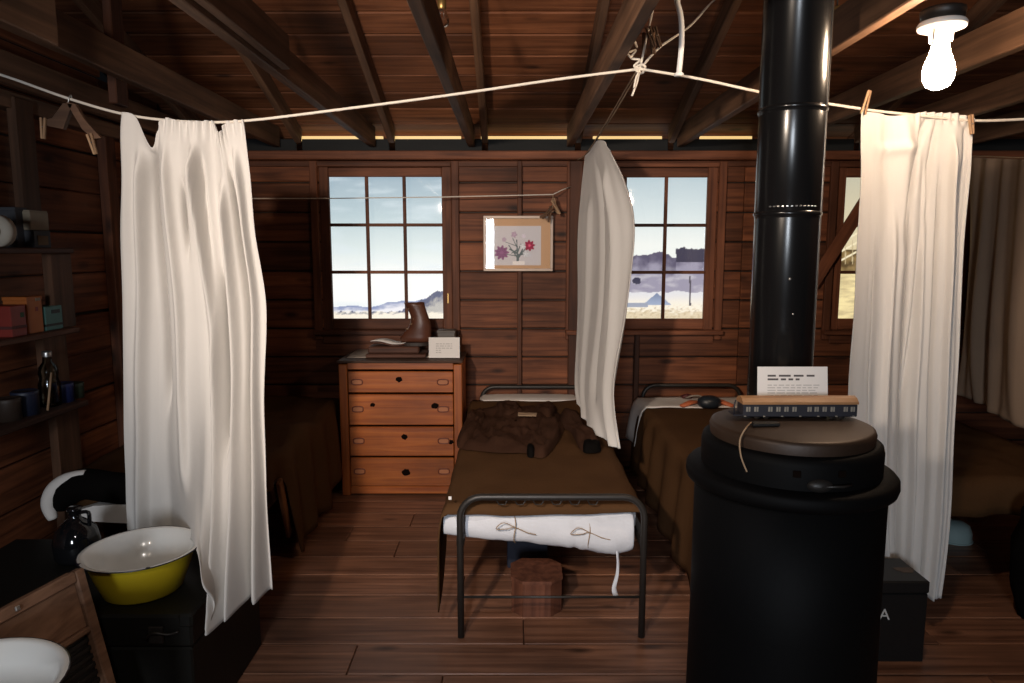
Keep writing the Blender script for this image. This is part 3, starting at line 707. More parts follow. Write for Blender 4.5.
# inner layer seen in the open end
e = cen[-1]; P2 = [[e + Vector((-0.006 - 0.03*j, math.cos(2*pi*k/18)*(0.030 - 0.006*j), math.sin(2*pi*k/18)*(0.045 - 0.012*j) - 0.008)) for k in range(19)] for j in range(3)]
build('inner_layer', MB().grid(P2), M_canvas, cr, solid=0.003)
for (px, sgn) in ((507, 1), (571, 1)):
    i = int((px - 444)/185*59); c_ = cen[i]; h_ = 0.062 if px < 540 else 0.066
    pts = [c_ + Vector((0.004*math.sin(3*a), -0.050*math.cos(a) - 0.002, h_*math.sin(a))) for a in [(-0.5 + j/10)*pi*0.92 for j in range(11)]]
    build('tie_string', MB().tube(pts, 0.0022, 5), M_string, cr)
    b0 = c_ + Vector((0, -0.052, 0.02))
    build('string_loop', MB().tube(spline([b0, b0 + Vector((-0.045, -0.006, 0.022)), b0 + Vector((-0.075, -0.002, -0.006)), b0 + Vector((-0.03, -0.006, -0.004)), b0, b0 + Vector((0.05, -0.004, -0.02)), b0 + Vector((0.085, 0.0, -0.030))], 26), 0.0018, 5), M_string, cr)
pts = [PD(617, 549, yC - 0.04), PD(618, 562, yC - 0.045), PD(617, 575, yC - 0.042), PD(614, 588, yC - 0.045), PD(616, 596, yC - 0.045)]
sp_ = spline(pts, 16)
build('dangling_strap', MB().grid([[p + Vector((q*(0.0055 + 0.005*smooth01(6, 14, i)), 0.004*math.sin(i*0.6)*q, 0)) for q in (-1, 0, 1)] for i, p in enumerate(sp_)]), M_canvas, cr, solid=0.002)

# jacket lying on the cot
ZJ = ZM + 0.012
jk = empty('wool_jacket', tuple(PZ(525, 432, ZJ)), 'dark brown wool jacket with collar laid open on the middle cot', 'jacket')
def cloth_patch(outline, n_ring, height, seed, wr=0.010):
    """a puffed patch of cloth over an outline (pixels on the cot's top)"""
    pts = [PZ(px, py, ZJ) for px, py in outline]; m = len(pts)*4
    ring = []
    for i in range(m):
        x = i/4; a = int(x) % len(pts); f = x - int(x); q = [pts[(a + d) % len(pts)] for d in (-1, 0, 1, 2)]
        ring.append(0.5*((2*q[1]) + (q[2] - q[0])*f + (2*q[0] - 5*q[1] + 4*q[2] - q[3])*f*f + (3*q[1] - q[0] - 3*q[2] + q[3])*f**3))
    ctr = sum(ring, Vector())/m; P = []
    for j in range(n_ring + 1):
        s_ = 1 - j/n_ring; row = []
        for i in range(m + 1):
            p = ctr + (ring[i % m] - ctr)*max(s_, 0.02); e_ = 1 - s_
            z_ = height*(1 - (1 - min(1, e_*3.2))**2)
            z_ += (wr*noise.noise(Vector((p.x*11 + seed, p.y*5, 0))) + wr*0.9*noise.noise(Vector((p.x*22, p.y*14 + seed, 3))) - wr*0.8*abs(noise.noise(Vector((p.x*16 + p.y*9 + seed, p.y*4, 5)))))*min(1, e_*4)
            row.append(Vector((p.x, p.y, ZJ + max(0, z_))))
        P.append(row)
    return P
tor = [(457, 446), (464, 424), (477, 412), (492, 406), (506, 403), (522, 407), (540, 406), (556, 411), (565, 424), (560, 438), (552, 449), (541, 457), (525, 453), (503, 453), (480, 451)]
build('torso', MB().grid(cloth_patch(tor, 18, 0.036, 1, 0.034)), M_jacket, jk)
build('sleeve', MB().grid(cloth_patch([(563, 411), (576, 415), (585, 427), (597, 440), (601, 449), (588, 453), (579, 448), (571, 433), (560, 424)], 11, 0.044, 5, 0.026)), M_jacket, jk)
build('sleeve', MB().grid(cloth_patch([(472, 414), (482, 411), (487, 420), (482, 432), (470, 444), (458, 448), (459, 436), (465, 424)], 11, 0.046, 8, 0.026)), M_jacket, jk)
build('sleeve', MB().grid(cloth_patch([(541, 423), (558, 424), (561, 436), (552, 450), (543, 458), (531, 455), (530, 446), (536, 436)], 11, 0.052, 11, 0.024)), M_jacket, jk)
for ol, s_ in (([(497, 405), (513, 405), (522, 414), (518, 420), (505, 421), (496, 414)], 14), ([(538, 408), (550, 406), (557, 413), (550, 421), (540, 419), (534, 413)], 17)):
    build('collar', MB().grid(cloth_patch(ol, 9, 0.050, s_, 0.022)), M_jacket, jk)
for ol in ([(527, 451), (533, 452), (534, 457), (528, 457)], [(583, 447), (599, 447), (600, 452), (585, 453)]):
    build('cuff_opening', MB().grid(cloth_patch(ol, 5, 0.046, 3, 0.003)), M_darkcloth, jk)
tg = [PZ(px, py, ZJ + 0.050) for px, py in ((518, 413), (537, 413.5), (536, 416.5), (518, 416))]
M_tag = plain('tan_tag', (0.36, 0.25, 0.16, 1), 0.8)
build('neck_label', MB().poly_prism(tg, (0, 0, 0.004)), M_tag, jk, fix=True)
# small white button-like tag at blanket's corner
setp(build('paper_tag', MB().box(PD(450, 498, FY + 0.02) , (0.012, 0.003, 0.014), 0.001), M_card), 'tiny white paper tag pinned at the left corner of the cot blanket', 'tag')

# wooden box under the cot and dark blue carton behind it
c_ = PZ(536, 604, 0.0)
bx = empty('octagonal_box', (c_.x, c_.y, 0), 'reddish brown eight-sided wooden box on floor under the cot', 'wooden box')
def octo(cx, cy, w_, d_, c2, z): return [Vector((cx + sx, cy + sy, z)) for sx, sy in ((-w_/2 + c2, -d_/2), (w_/2 - c2, -d_/2), (w_/2, -d_/2 + c2), (w_/2, d_/2 - c2), (w_/2 - c2, d_/2), (-w_/2 + c2, d_/2), (-w_/2, d_/2 - c2), (-w_/2, -d_/2 + c2))]
bw = PZ(562, 612, 0).x - PZ(512, 612, 0).x; by = PZ(536, 617, 0).y + 0.11
build('box_body', MB().poly_prism(octo(c_.x, by, bw, 0.22, 0.05, 0.0), (0, 0, 0.145)), M_stump, bx, fix=True)
build('box_lid', MB().poly_prism(octo(c_.x, by, bw + 0.008, 0.228, 0.05, 0.147), (0, 0, 0.014)), M_stump, bx, fix=True)
dkb = empty('blue_carton', (PZ(527, 560, 0).x, 3.35, 0), 'dark blue carton standing on the floor behind the eight-sided box', 'carton')
M_navy = plain('navy', (0.010, 0.014, 0.030, 1), 0.7, var=0.2)
build('carton_body', MB().box((PZ(527, 560, 0).x, 3.38, 0.125), (0.20, 0.22, 0.25), 0.004), M_navy, dkb)
build('carton_flap', MB().box((PZ(527, 560, 0).x, 3.38, 0.254), (0.19, 0.21, 0.006), 0.002), M_navy, dkb)

# ================================================================== DRESSER
DF = PZ(400, 496, 0).y; dx0 = PZ(342.5, 496, 0).x; dx1 = PZ(463, 496, 0).x
ddz = lambda py: PD(400, py, DF).z
ZD = ddz(360.5); DB = WD - 0.075; dxm = (dx0 + dx1)/2; dw = dx1 - dx0
ds = empty('dresser', (dxm, (DF + DB)/2, 0), 'orange pine chest of four drawers under the left window', 'dresser')
TH = 0.03
for x in (dx0 + 0.026, dx1 - 0.026):
    board('front_post', (x, DF + 0.02, ZD/2 - 0.01), (0.052, 0.04, ZD - 0.03), M_dresz, ds)
    board('foot', (x, DF + 0.03, 0.012), (0.05, 0.05, 0.024), M_dresz, ds)
for x in (dx0 + 0.012, dx1 - 0.012):
    board('side_panel', (x, (DF + DB)/2 + 0.02, ZD/2 + 0.005), (0.02, DB - DF - 0.04, ZD - 0.05), M_dresz, ds)
board('back_panel', (dxm, DB - 0.008, ZD/2), (dw - 0.05, 0.012, ZD - 0.06), M_dres, ds)
M_top = wood('dresser_top', (0.05, 0.026, 0.016, 1), (0.12, 0.062, 0.04, 1), 0, knots=False, tone=0.1)
board('top_board', (dxm, (DF + DB)/2 - 0.006, ZD - 0.007), (dw + 0.012, DB - DF + 0.014, 0.014), M_top, ds)
board('top_rail', (dxm, DF + 0.022, ddz(366.3)), (dw - 0.105, 0.03, 0.044), M_dres, ds)
board('base_rail', (dxm, DF + 0.022, ddz(490.5)), (dw - 0.105, 0.03, 0.05), M_dres, ds)
M_pull = plain('pull_red_brown', (0.13, 0.026, 0.008, 1), 0.5); M_pullin = plain('pull_wood', (0.36, 0.13, 0.05, 1), 0.6)
knots = {0: [(399, 379.5, 6)], 1: [(372.5, 405, 4.5), (435, 406, 7)], 2: [(404.5, 437, 6), (451, 442, 5)], 3: [(406, 472.5, 8)]}
for i, (ya, yb) in enumerate(((371.5, 393), (394.5, 425.5), (427, 456.5), (458, 486.5))):
    zm = (ddz(ya) + ddz(yb))/2; hz = ddz(ya) - ddz(yb) - 0.003
    d_ = board('drawer', (dxm, DF + 0.018, zm), (dw - 0.112, 0.024, hz), M_dres, ds, 0.004)
    build('drawer_box', MB().box((dxm, (DF + DB)/2, zm - 0.005), (dw - 0.14, DB - DF - 0.09, hz - 0.02), 0), M_darkwood, d_)
    for px in (358.5, 443.5):
        hx = PD(px, 440, DF).x; hzc = zm + (0.004 if i else 0)
        ho = [(hx + 0.040*math.cos(a) if abs(math.cos(a)) < 2 else 0, 0, 0) for a in [0]]
        # carved oval pull: dark hollow under a raised lip
        se = lambda c_: math.copysign(abs(c_)**0.6, c_)
        rg = [Vector((hx + 0.034*se(math.cos(a)), DF + 0.005, hzc + 0.017*se(math.sin(a)))) for a in [2*pi*k/24 for k in range(24)]]
        pl = build('drawer_pull', MB().tube(rg, 0.0042, 6, closed=True), M_pull, d_)
        build('pull_hollow', MB().poly_prism([Vector((v.x, DF + 0.0050, hzc + (v.z - hzc)*0.95)) for v in rg], (0, 0.0015, 0)), M_pullin, d_, fix=True)
    for (px, py, s_) in knots[i]:
        p = PD(px, py, DF + 0.0055); r_ = s_*0.5*p.y*1.02/FPX
        ol = [Vector((p.x + r_*(1.1 + 0.35*noise.noise(Vector((math.cos(a)*2, math.sin(a)*2, px))))*math.cos(a), p.y, p.z + r_*(0.9 + 0.35*noise.noise(Vector((math.cos(a)*2, 4, math.sin(a)*2 + px))))*math.sin(a))) for a in [2*pi*k/14 for k in range(14)]]
        build('knot', MB().poly_prism(ol, (0, 0.0012, 0)), M_knot, d_, fix=True)
# things on the dresser
zD = ZD
M_runner = plain('runner_grey', (0.40, 0.33, 0.27, 1), 0.9, var=0.25, scale=10)
pts = [PZ(347, 358, zD), PZ(354, 352, zD), PZ(368, 345, zD), PZ(445, 345, zD), PZ(446, 357.5, zD)]
setp(build('paper_runner', MB().poly_prism([p + Vector((0, 0, 0.001)) for p in pts], (0, 0, 0.003)), M_runner, fix=True), 'worn grey paper runner lying on top of the dresser', 'paper')
slab = empty('wood_slab', tuple(PZ(400, 352, zD + 0.004)), 'dark brown wooden stand under the leather boot on the dresser', 'stand')
ya = DF + 0.10
xa, xb = PD(366, 350, ya).x, PD(426, 350, ya).x
M_slab = wood('slab_wood', (0.05, 0.02, 0.012, 1), (0.12, 0.05, 0.03, 1), 0, knots=False)
build('slab_base', MB().box(((xa + xb)/2, ya + 0.08, zD + 0.004 + 0.011), (xb - xa, 0.20, 0.022), 0.004), M_slab, slab)
build('slab_block', MB().box(((xa + xb)/2 - 0.02, ya + 0.09, zD + 0.026 + 0.022), ((xb - xa)*0.86, 0.15, 0.044), 0.008), M_slab, slab)
zS = zD + 0.070
bk = empty('open_booklet', tuple(PD(385, 331, ya + 0.09)), 'pale open booklet lying on the wooden stand beside the boot', 'booklet')
xb0 = PD(371, 330, ya + 0.06).x; xb1 = PD(404, 332, ya + 0.06).x
P = [[Vector((xb0 + (xb1 - xb0)*u + 0.03*v, ya + 0.03 + 0.12*v, zS + 0.016 + 0.018*(1 - u) - 0.018*u*0 + 0.006*math.sin(u*7))) for u in [i/12 for i in range(13)]] for v in (0, 0.5, 1)]
build('page', MB().grid(P), M_sheet, bk, solid=0.003)
P = [[p - Vector((0, 0, 0.013 - 0.004*(i/12))) for i, p in enumerate(r_)] for r_ in P]
build('cover', MB().grid(P), M_leather, bk, solid=0.004)
# boot: side-view sections (centre x, z, half length, half width) from sole to open top, toe to the left
bt = empty('leather_boot', tuple(PD(415, 341, ya + 0.08)), 'brown leather ankle boot standing upright on the dresser stand', 'boot')
yB = ya + 0.09
def bpt(px, py): p = PD(px, py, yB); return p.x, p.z
secs = [(401.5, 428.5, 342, .7), (400.5, 430, 339.5, 1.0), (401, 431, 336.5, 1.02), (404, 431, 332.5, 1.0), (408.5, 431, 328, 0.95), (411, 430, 322.5, 0.9), (411, 428, 316.5, 0.85), (409, 426, 310.5, 0.85), (405.5, 424.5, 305.5, 0.9), (404.5, 424, 302.5, 0.92)]
P = []
for (pa, pb, py, wd) in secs:
    xa_, z_ = bpt(pa, py); xb_, _ = bpt(pb, py); cx = (xa_ + xb_)/2; hx = (xb_ - xa_)/2; row = []
    for k in range(29):
        a = 2*pi*k/28; wr_ = 1 + 0.05*noise.noise(Vector((math.cos(a)*2, math.sin(a)*2, z_*30)))
        cxo = math.cos(a); hy = 0.045*wd*(0.85 + 0.15*cxo if hx > 0.08 else 1)
        row.append(Vector((cx + hx*cxo*wr_, yB + hy*math.sin(a)*wr_, z_ + 0.006*noise.noise(Vector((a, z_*20, 2))))))
    P.append(row)
dz = zS + 0.010 - min(p.z for r_ in P for p in r_)
P = [[p + Vector((0, 0, max(0, dz*0))) for p in r_] for r_ in P]
build('boot_upper', MB().grid(P), M_leather, bt, solid=0.004)
x0_, z0_ = bpt(401, 342.5); x1_, _ = bpt(429, 342.5)
so = [Vector(((x0_ + x1_)/2 + (x1_ - x0_)/2*1.03*math.cos(a), yB + 0.045*math.sin(a), zS - 0.001)) for a in [2*pi*k/24 for k in range(24)]]
build('sole', MB().poly_prism(so, (0, 0, max(0.008, z0_ - zS + 0.004))), plain('sole_dark', (0.02, 0.011, 0.007, 1), 0.6), bt, fix=True)
for i, py in enumerate((309, 314, 319, 324, 329)):
    xa_, z_ = bpt((408, 412, 412.5, 411, 407)[i], py)
    build('lace', MB().tube([(xa_ + 0.012, yB - 0.034, z_ + 0.004), (xa_ - 0.004, yB - 0.012, z_), (xa_ - 0.004, yB + 0.012, z_), (xa_ + 0.012, yB + 0.034, z_ + 0.004)], 0.0025, 5), M_string, bt)
# grey tin behind the card, and the small card
bx2 = empty('grey_tin', tuple(PD(447, 345, DF + 0.28)), 'dark grey box behind the small card on the dresser', 'tin')
pa = PD(437, 330, DF + 0.22); pb = PD(455, 330, DF + 0.22)
M_greytin = plain('grey_tin', (0.075, 0.060, 0.050, 1), 0.5)
build('tin_body', MB().box(((pa.x + pb.x)/2, DF + 0.27, (zD + pa.z)/2), (pb.x - pa.x, 0.10, pa.z - zD - 0.004), 0.006), M_greytin, bx2)
build('tin_lid', MB().box(((pa.x + pb.x)/2, DF + 0.27, pa.z - 0.012), (pb.x - pa.x + 0.006, 0.106, 0.016), 0.004), M_greytin, bx2)
yc_ = DF + 0.075
a = PD(428.5, 337.5, yc_); b = PD(459.5, 337.5, yc_)
cd2 = empty('caption_card', ((a.x + b.x)/2, yc_, zD), 'small white caption card standing at the right end of the dresser', 'card')
base = Vector((a.x, yc_, zD + 0.005)); hgt = a.z - zD - 0.005; tilt = Matrix.Rotation(-0.12, 3, 'X'); uz = tilt @ Vector((0, 0, 1)); cw = b.x - a.x
build('sheet', MB().poly_prism([base, base + ux*cw, base + ux*cw + uz*hgt, base + uz*hgt], -ux.cross(uz)*0.002), M_card, cd2, fix=True)
build('foot', MB().poly_prism([base + Vector((0.02, 0.003, 0)), base + Vector((cw - 0.02, 0.003, 0)), base + Vector((cw - 0.02, 0.05, 0)), base + Vector((0.02, 0.05, 0))], (0, 0, 0.002)), M_card, cd2, fix=True)
mb = MB(); text_lines(mb, base, ux, uz, [(cw*0.23, cw*(0.76 if i < 3 else 0.4), hgt*(0.66 - 0.105*i), 0.018) for i in range(5)], hgt*0.045, 9)
build('caption_print', mb, M_inkfaint, cd2)

# ================================================================== FRAMED PRINT
fa = PD(483.5, 216, WD - 0.03); fb_ = PD(552.5, 271, WD - 0.03); fx0, fx1, fz0, fz1 = fa.x, fb_.x, fb_.z, fa.z; FYp = WD - 0.052
fr = empty('framed_print', ((fx0 + fx1)/2, FYp, fz0), 'framed botanical print of red and purple flowers on the back wall', 'picture')
M_frame = plain('frame_pale_wood', (0.52, 0.39, 0.30, 1), 0.4, var=0.12, scale=20)
t = 0.018
for c_, s_ in ((((fx0 + fx1)/2, fz1 - t/2), (fx1 - fx0, t)), (((fx0 + fx1)/2, fz0 + t/2), (fx1 - fx0, t)), ((fx0 + t/2, (fz0 + fz1)/2), (t, fz1 - fz0 - 2*t)), ((fx1 - t/2, (fz0 + fz1)/2), (t, fz1 - fz0 - 2*t))):
    board('frame_rail', (c_[0], FYp - 0.008, c_[1]), (s_[0], 0.03, s_[1]), M_frame, fr, 0.003)
Wf, Hf = fx1 - fx0, fz1 - fz0
def botanic(x, z):
    u = (x - fx0)/Wf*69; v = (fz1 - z)/Hf*55      # photo pixels inside the frame
    tan = srgb(196, 158, 122)
    if not (8.5 < u < 57 and 10 < v < 49): return tan
    c = srgb(206, 202, 206)
    if 29 < u < 41 and 45 < v < 48.8: return srgb(235, 230, 228)
    def fl(cx, cy, r, col, petals, ph):
        nonlocal c
        d = math.hypot(u - cx, v - cy); a = math.atan2(v - cy, u - cx)
        rr = r*(0.86 + 0.16*math.cos(petals*a + ph))
        if d < rr: c = lerp(col, tuple(min(1, q*1.7) for q in col[:3]) + (1,), 0.5 + 0.5*math.sin(petals*a*1.0 + d*1.4)*0.8 if d > r*0.25 else 0.9)
    def stem(x0, y0, x1, y1, w_):
        nonlocal c
        dx, dy = x1 - x0, y1 - y0; t_ = max(0, min(1, ((u - x0)*dx + (v - y0)*dy)/(dx*dx + dy*dy)))
        if math.hypot(u - x0 - dx*t_, v - y0 - dy*t_) < w_*(1.0 - 0.4*t_): c = srgb(96, 108, 112)
    for (x0, y0, x1, y1, w_) in ((34, 44, 33, 24, 0.8), (34, 42, 25, 29, 0.7), (34, 42, 43, 31, 0.7), (34, 39, 43, 37, 1.0), (33, 37, 26, 33, 1.0), (34, 33, 29, 22, 0.5), (35, 41, 39, 33, 1.0), (34, 44, 34, 38, 1.3), (33, 34, 28, 37, 0.7), (34, 36, 37, 28, 0.6), (33, 30, 22, 26, 0.4), (34, 40, 22, 38, 0.5)):
        stem(x0, y0, x1, y1, w_)
    fl(30.5, 18.5, 3.2, srgb(158, 138, 156), 5, 0); fl(20.5, 23.5, 2.6, srgb(158, 142, 158), 5, 1); fl(40, 20, 2.4, srgb(190, 182, 192), 6, 0)
    fl(18, 36.5, 7.4, srgb(120, 78, 112), 9, 0.4); fl(45.7, 29.5, 5.6, srgb(140, 28, 62), 8, 0.8); fl(45.7, 29.5, 1.6, srgb(196, 80, 110), 5, 0)
    fl(39, 30.5, 3.0, srgb(190, 192, 194), 5, 0.2); fl(42, 38, 3.4, srgb(184, 186, 190), 5, 0.2); fl(46, 39, 2.2, srgb(176, 176, 182), 5, 0.2)
    return c
paint('print_sheet', fx0 + t, fx1 - t, fz0 + t, fz1 - t, FYp - 0.006, 150, 120, botanic, attrmat('botanical_print', rough=0.7), parent=fr, thick=0.004)
build('glazing', MB().box(((fx0 + fx1)/2, FYp - 0.014, (fz0 + fz1)/2), (Wf - 2*t, 0.002, Hf - 2*t), 0), M_glass, fr)

# ================================================================== LINES AND CURTAINS
LD = 2.62
def ridge(x): return 1 - abs(math.sin(x))*1.0
def fsum(u, v, terms, amp):
    s_ = 0
    for (k, ph, sk, a) in terms:
        x = k*2*pi*(u + sk*(v - 0.5)*v) + ph; s_ += a*(math.sin(x) + 0.35*math.sin(2*x + 1.1))
    return s_*amp
# main rope
knot = PD(640, 69, LD); hangL = PD(133, 115.5, LD)
lp = [PD(-90, 47, LD), PD(0, 74.5, LD), PD(70, 99, LD), PD(128, 115, LD), PD(185, 121.5, LD), PD(243, 121, LD), PD(340, 109.5, LD), PD(450, 95, LD), PD(560, 79, LD), knot]
rp = [knot, PD(700, 79, LD), PD(770, 94, LD), PD(862, 109, LD), PD(915, 115, LD), PD(972, 120.5, LD), PD(1030, 119, LD), PD(1120, 115, LD)]
ln = setp(build('clothesline', MB().tube(spline(lp, 70) + spline(rp, 50)[1:], 0.0052, 7), M_rope), 'thick white rope clothesline strung across the room carrying the curtains', 'rope')

def drapery(u, v, seed, amp, k=6.0, kv=0.7):
    n1 = noise.noise(Vector((u*k + 0.5*v, v*kv, seed))); n2 = noise.noise(Vector((u*k*2.3 - 0.6*v, v*kv*1.4, seed + 5))); n3 = noise.noise(Vector((u*4, v*5, seed + 9)))
    return amp*(1.0*n1 + 0.5*n2 + 0.12*n3)
def crease(u, v, lst):
    """(u at top, u at bottom, width, depth, v from, v to)"""
    d = 0
    for (a, b, w_, dp, v0, v1) in lst:
        c_ = a + (b - a)*v; d += dp*math.exp(-((u - c_)/w_)**2)*smooth01(v0, v0 + 0.12, v)*smooth01(v1, v1 - 0.12, v)
    return d
def left_fold(u, v):
    e = 0.35 + 0.65*smooth01(0.0, 0.2, v)
    d = drapery(u, v, 1.3, 0.055, 4.5, 0.6)*e
    d += 1.7*crease(u, v, [(0.22, 0.34, 0.026, 0.035, 0.02, 0.7), (0.16, 0.10, 0.03, -0.03, 0.1, 1.2), (0.52, 0.66, 0.020, -0.045, 0.10, 1.2), (0.565, 0.62, 0.015, 0.030, 0.12, 0.6),
        (0.44, 0.50, 0.012, 0.05, 0.20, 0.42), (0.60, 0.70, 0.014, 0.055, 0.40, 0.78), (0.70, 0.78, 0.025, -0.04, 0.2, 1.2), (0.80, 0.86, 0.018, 0.035, 0.15, 1.2), (0.90, 0.93, 0.02, -0.03, 0.1, 1.2), (0.36, 0.42, 0.018, -0.02, 0.1, 0.9)])
    d += 0.018*math.sin(2*pi*8.5*u + 0.4)*smooth01(0.55, 1.0, v)*smooth01(0.45, 0.6, u)
    d += 0.009*math.sin(2*pi*21*u)*smooth01(0.13, 0.0, v)*smooth01(0.25, 0.33, u)
    return (0.006*noise.noise(Vector((u*9, v*6, 2))), d)
D0 = LD - 0.012
rows = [
 [(122, 112, D0), (136, 117, D0), (150, 147, D0), (163, 120, D0), (180, 121, D0), (198, 121.5, D0), (213, 121, D0), (219, 132, D0), (226, 121, D0), (243, 119.5, D0)],
 [(122, 155, D0), (136, 158, D0), (150, 170, D0), (164, 160, D0), (181, 160, D0), (199, 160, D0), (214, 160, D0), (224, 165, D0), (233, 160, D0), (247, 158, D0)],
 [(123, 225, D0), (137, 225, D0), (152, 225, D0), (167, 225, D0), (184, 225, D0), (202, 225, D0), (218, 225, D0), (231, 225, D0), (242, 225, D0), (253, 225, D0)],
 [(126, 310, D0), (141, 310, D0), (157, 310, D0), (173, 310, D0), (190, 310, D0), (208, 310, D0), (224, 310, D0), (239, 310, D0), (252, 310, D0), (265, 305, D0)],
 [(127, 410, D0), (142, 410, D0), (158, 410, D0), (175, 410, D0), (193, 410, D0 - .03), (209, 410, D0 - .07), (225, 410, D0 - .1), (239, 410, D0 - .1), (252, 410, D0 - .1), (263, 408, D0 - .1)],
 [(129, 480, D0 + .01), (144, 480, D0 + .01), (160, 480, D0), (177, 480, D0 - .02), (194, 482, D0 - .13), (206, 495, D0 - .27), (220, 505, D0 - .34), (236, 503, D0 - .33), (252, 500, D0 - .30), (266, 495, D0 - .26)],
 [(131, 530, D0 + .03), (146, 531, D0 + .03), (162, 533, D0 + .02), (178, 536, D0), (195, 540, D0 - .42), (205, 583, D0 - .62), (214, 626, D0 - .64), (232, 612, D0 - .56), (252, 601, D0 - .46), (272, 590, D0 - .36)]]
rows = [[(px, py, d + (0, 0.03, 0.08, 0.09, 0.09, 0.09, 0.09)[k]) for (px, py, d) in r_] for k, r_ in enumerate(rows)]
setp(build('curtain', MB().grid(sheet(rows, 150, 90, left_fold)), M_cotton, solid=0.0025), 'long white cotton curtain hanging behind the yellow basin', 'curtain')

def right_fold(u, v):
    e = 0.3 + 0.7*smooth01(0, 0.2, v)
    d = drapery(u, v, 7.7, 0.050, 4.5, 0.6)*e
    d += crease(u, v, [(0.62, 0.10, 0.03, 0.030, 0.0, 0.42), (0.70, 0.45, 0.02, 0.022, 0.02, 0.8), (0.48, 0.52, 0.016, 0.030, 0.28, 1.2), (0.62, 0.60, 0.02, -0.03, 0.2, 1.2), (0.72, 0.74, 0.014, 0.028, 0.2, 1.2), (0.82, 0.84, 0.018, -0.028, 0.1, 1.2), (0.30, 0.32, 0.03, -0.025, 0.3, 1.2), (0.18, 0.2, 0.018, 0.02, 0.35, 1.2), (0.92, 0.9, 0.014, 0.022, 0.05, 1.2)])
    d -= 0.018*math.exp(-((v - 0.17 + 0.02*u)/0.018)**2)*smooth01(0.1, 0.25, u)*smooth01(0.6, 0.4, u)
    d += 0.009*math.sin(2*pi*15*u)*smooth01(0.10, 0.0, v)*smooth01(0.4, 0.6, u)
    return (0.006*noise.noise(Vector((u*8, v*6, 9))), d)
D1 = LD + 0.0
rows = [
 [(861, 111, D1), (876, 113, D1), (892, 116, D1), (908, 115, D1), (924, 112, D1), (940, 113, D1), (956, 114, D1), (973, 119, D1)],
 [(860, 150, D1), (875, 150, D1), (891, 150, D1), (907, 150, D1), (923, 150, D1), (939, 150, D1), (954, 150, D1), (969, 150, D1)],
 [(857, 215, D1), (872, 215, D1), (888, 215, D1), (904, 215, D1), (920, 215, D1), (936, 215, D1), (950, 215, D1), (964, 215, D1)],
 [(852, 305, D1), (868, 305, D1), (884, 305, D1), (900, 305, D1), (916, 305, D1), (932, 305, D1), (946, 305, D1), (959, 305, D1)],
 [(845, 400, D1), (862, 400, D1), (879, 400, D1), (896, 400, D1), (912, 400, D1), (928, 400, D1), (942, 400, D1), (954, 400, D1)],
 [(846, 490, D1), (862, 491, D1), (878, 492, D1), (894, 494, D1), (910, 496, D1), (925, 498, D1), (938, 500, D1), (949, 500, D1)],
 [(858, 542, D1), (870, 550, D1), (882, 559, D1), (894, 567, D1), (906, 576, D1), (918, 587, D1), (929, 597, D1), (939, 597, D1)]]
rows = [[(px, py, d + (0, 0.04, 0.10, 0.12, 0.12, 0.12, 0.12)[k]) for (px, py, d) in r_] for k, r_ in enumerate(rows)]
setp(build('curtain', MB().grid(sheet(rows, 140, 90, right_fold)), M_cotton, solid=0.0025), 'long white cotton curtain right of the stove, lit by the bulb', 'curtain')

def mid_fold(u, v):
    d = drapery(u, v, 3.1, 0.05, 4, 0.8)
    x = (drapery(u, v, 4.4, 0.040, 3.2, 0.9) + crease(u, v, [(0.35, 0.55, 0.03, 0.03, 0.05, 0.9), (0.62, 0.75, 0.025, -0.03, 0.1, 1.2), (0.2, 0.2, 0.03, -0.02, 0.2, 1.2)]))*smooth01(0, 0.1, u)*smooth01(1, 0.9, u)*(0.3 + 0.7*smooth01(0, 0.25, v))
    return (x, d)
rows = [
 [(585, 156, 4.5), (589, 150, 4.35), (593, 144, 4.15), (597, 140.5, 3.95), (604, 141, 3.8), (608, 147, 3.7), (611, 153, 3.6)],
 [(581, 195, 4.5), (588, 190, 4.35), (595, 185, 4.15), (603, 182, 3.95), (612, 182, 3.8), (619, 182, 3.65), (625, 184, 3.55)],
 [(578, 238, 4.5), (587, 236, 4.3), (597, 234, 4.1), (607, 232, 3.9), (617, 231, 3.75), (626, 230, 3.6), (634, 230, 3.5)],
 [(578, 310, 4.45), (586, 310, 4.3), (595, 310, 4.1), (604, 310, 3.9), (612, 310, 3.75), (619, 310, 3.6), (626, 310, 3.5)],
 [(575, 380, 4.3), (582, 382, 4.2), (589, 384, 4.05), (596, 386, 3.9), (602, 388, 3.75), (608, 390, 3.6), (614, 388, 3.5)],
 [(577, 404, 4.1), (584, 416, 3.95), (592, 426, 3.8), (600, 434, 3.68), (607, 441, 3.58), (614, 447, 3.5), (621, 450, 3.45)]]
P = sheet(rows, 70, 80, mid_fold)
P = [[Vector((p.x, p.y, max(p.z, ZM + 0.012) if p.x < mx1 + 0.03 else p.z)) for p in r_] for r_ in P]
setp(build('curtain', MB().grid(P), M_cotton, solid=0.0025), 'gathered white curtain between the cots, its hem lying on the middle cot', 'curtain')
def far_fold(u, v):
    d = fsum(u, v, [(2.0, 0.5, 0.2, 0.6), (4.6, 1.0, -0.1, 0.5)], 0.03)*(0.4 + 0.6*v)
    return (d*1.4, 0)
rows = [[(968, 157, 4.3), (990, 158, 4.05), (1012, 159, 3.8), (1050, 160, 3.5)],
        [(967, 240, 4.3), (985, 240, 4.05), (1006, 240, 3.8), (1050, 240, 3.5)],
        [(962, 320, 4.3), (978, 320, 4.05), (1000, 320, 3.8), (1050, 320, 3.5)],
        [(954, 388, 4.3), (972, 400, 4.05), (996, 414, 3.8), (1050, 438, 3.5)]]
setp(build('curtain', MB().grid(sheet(rows, 60, 50, far_fold)), M_greycloth, solid=0.003), 'grey brown cloth hanging in shadow at the far right above a bed', 'curtain')
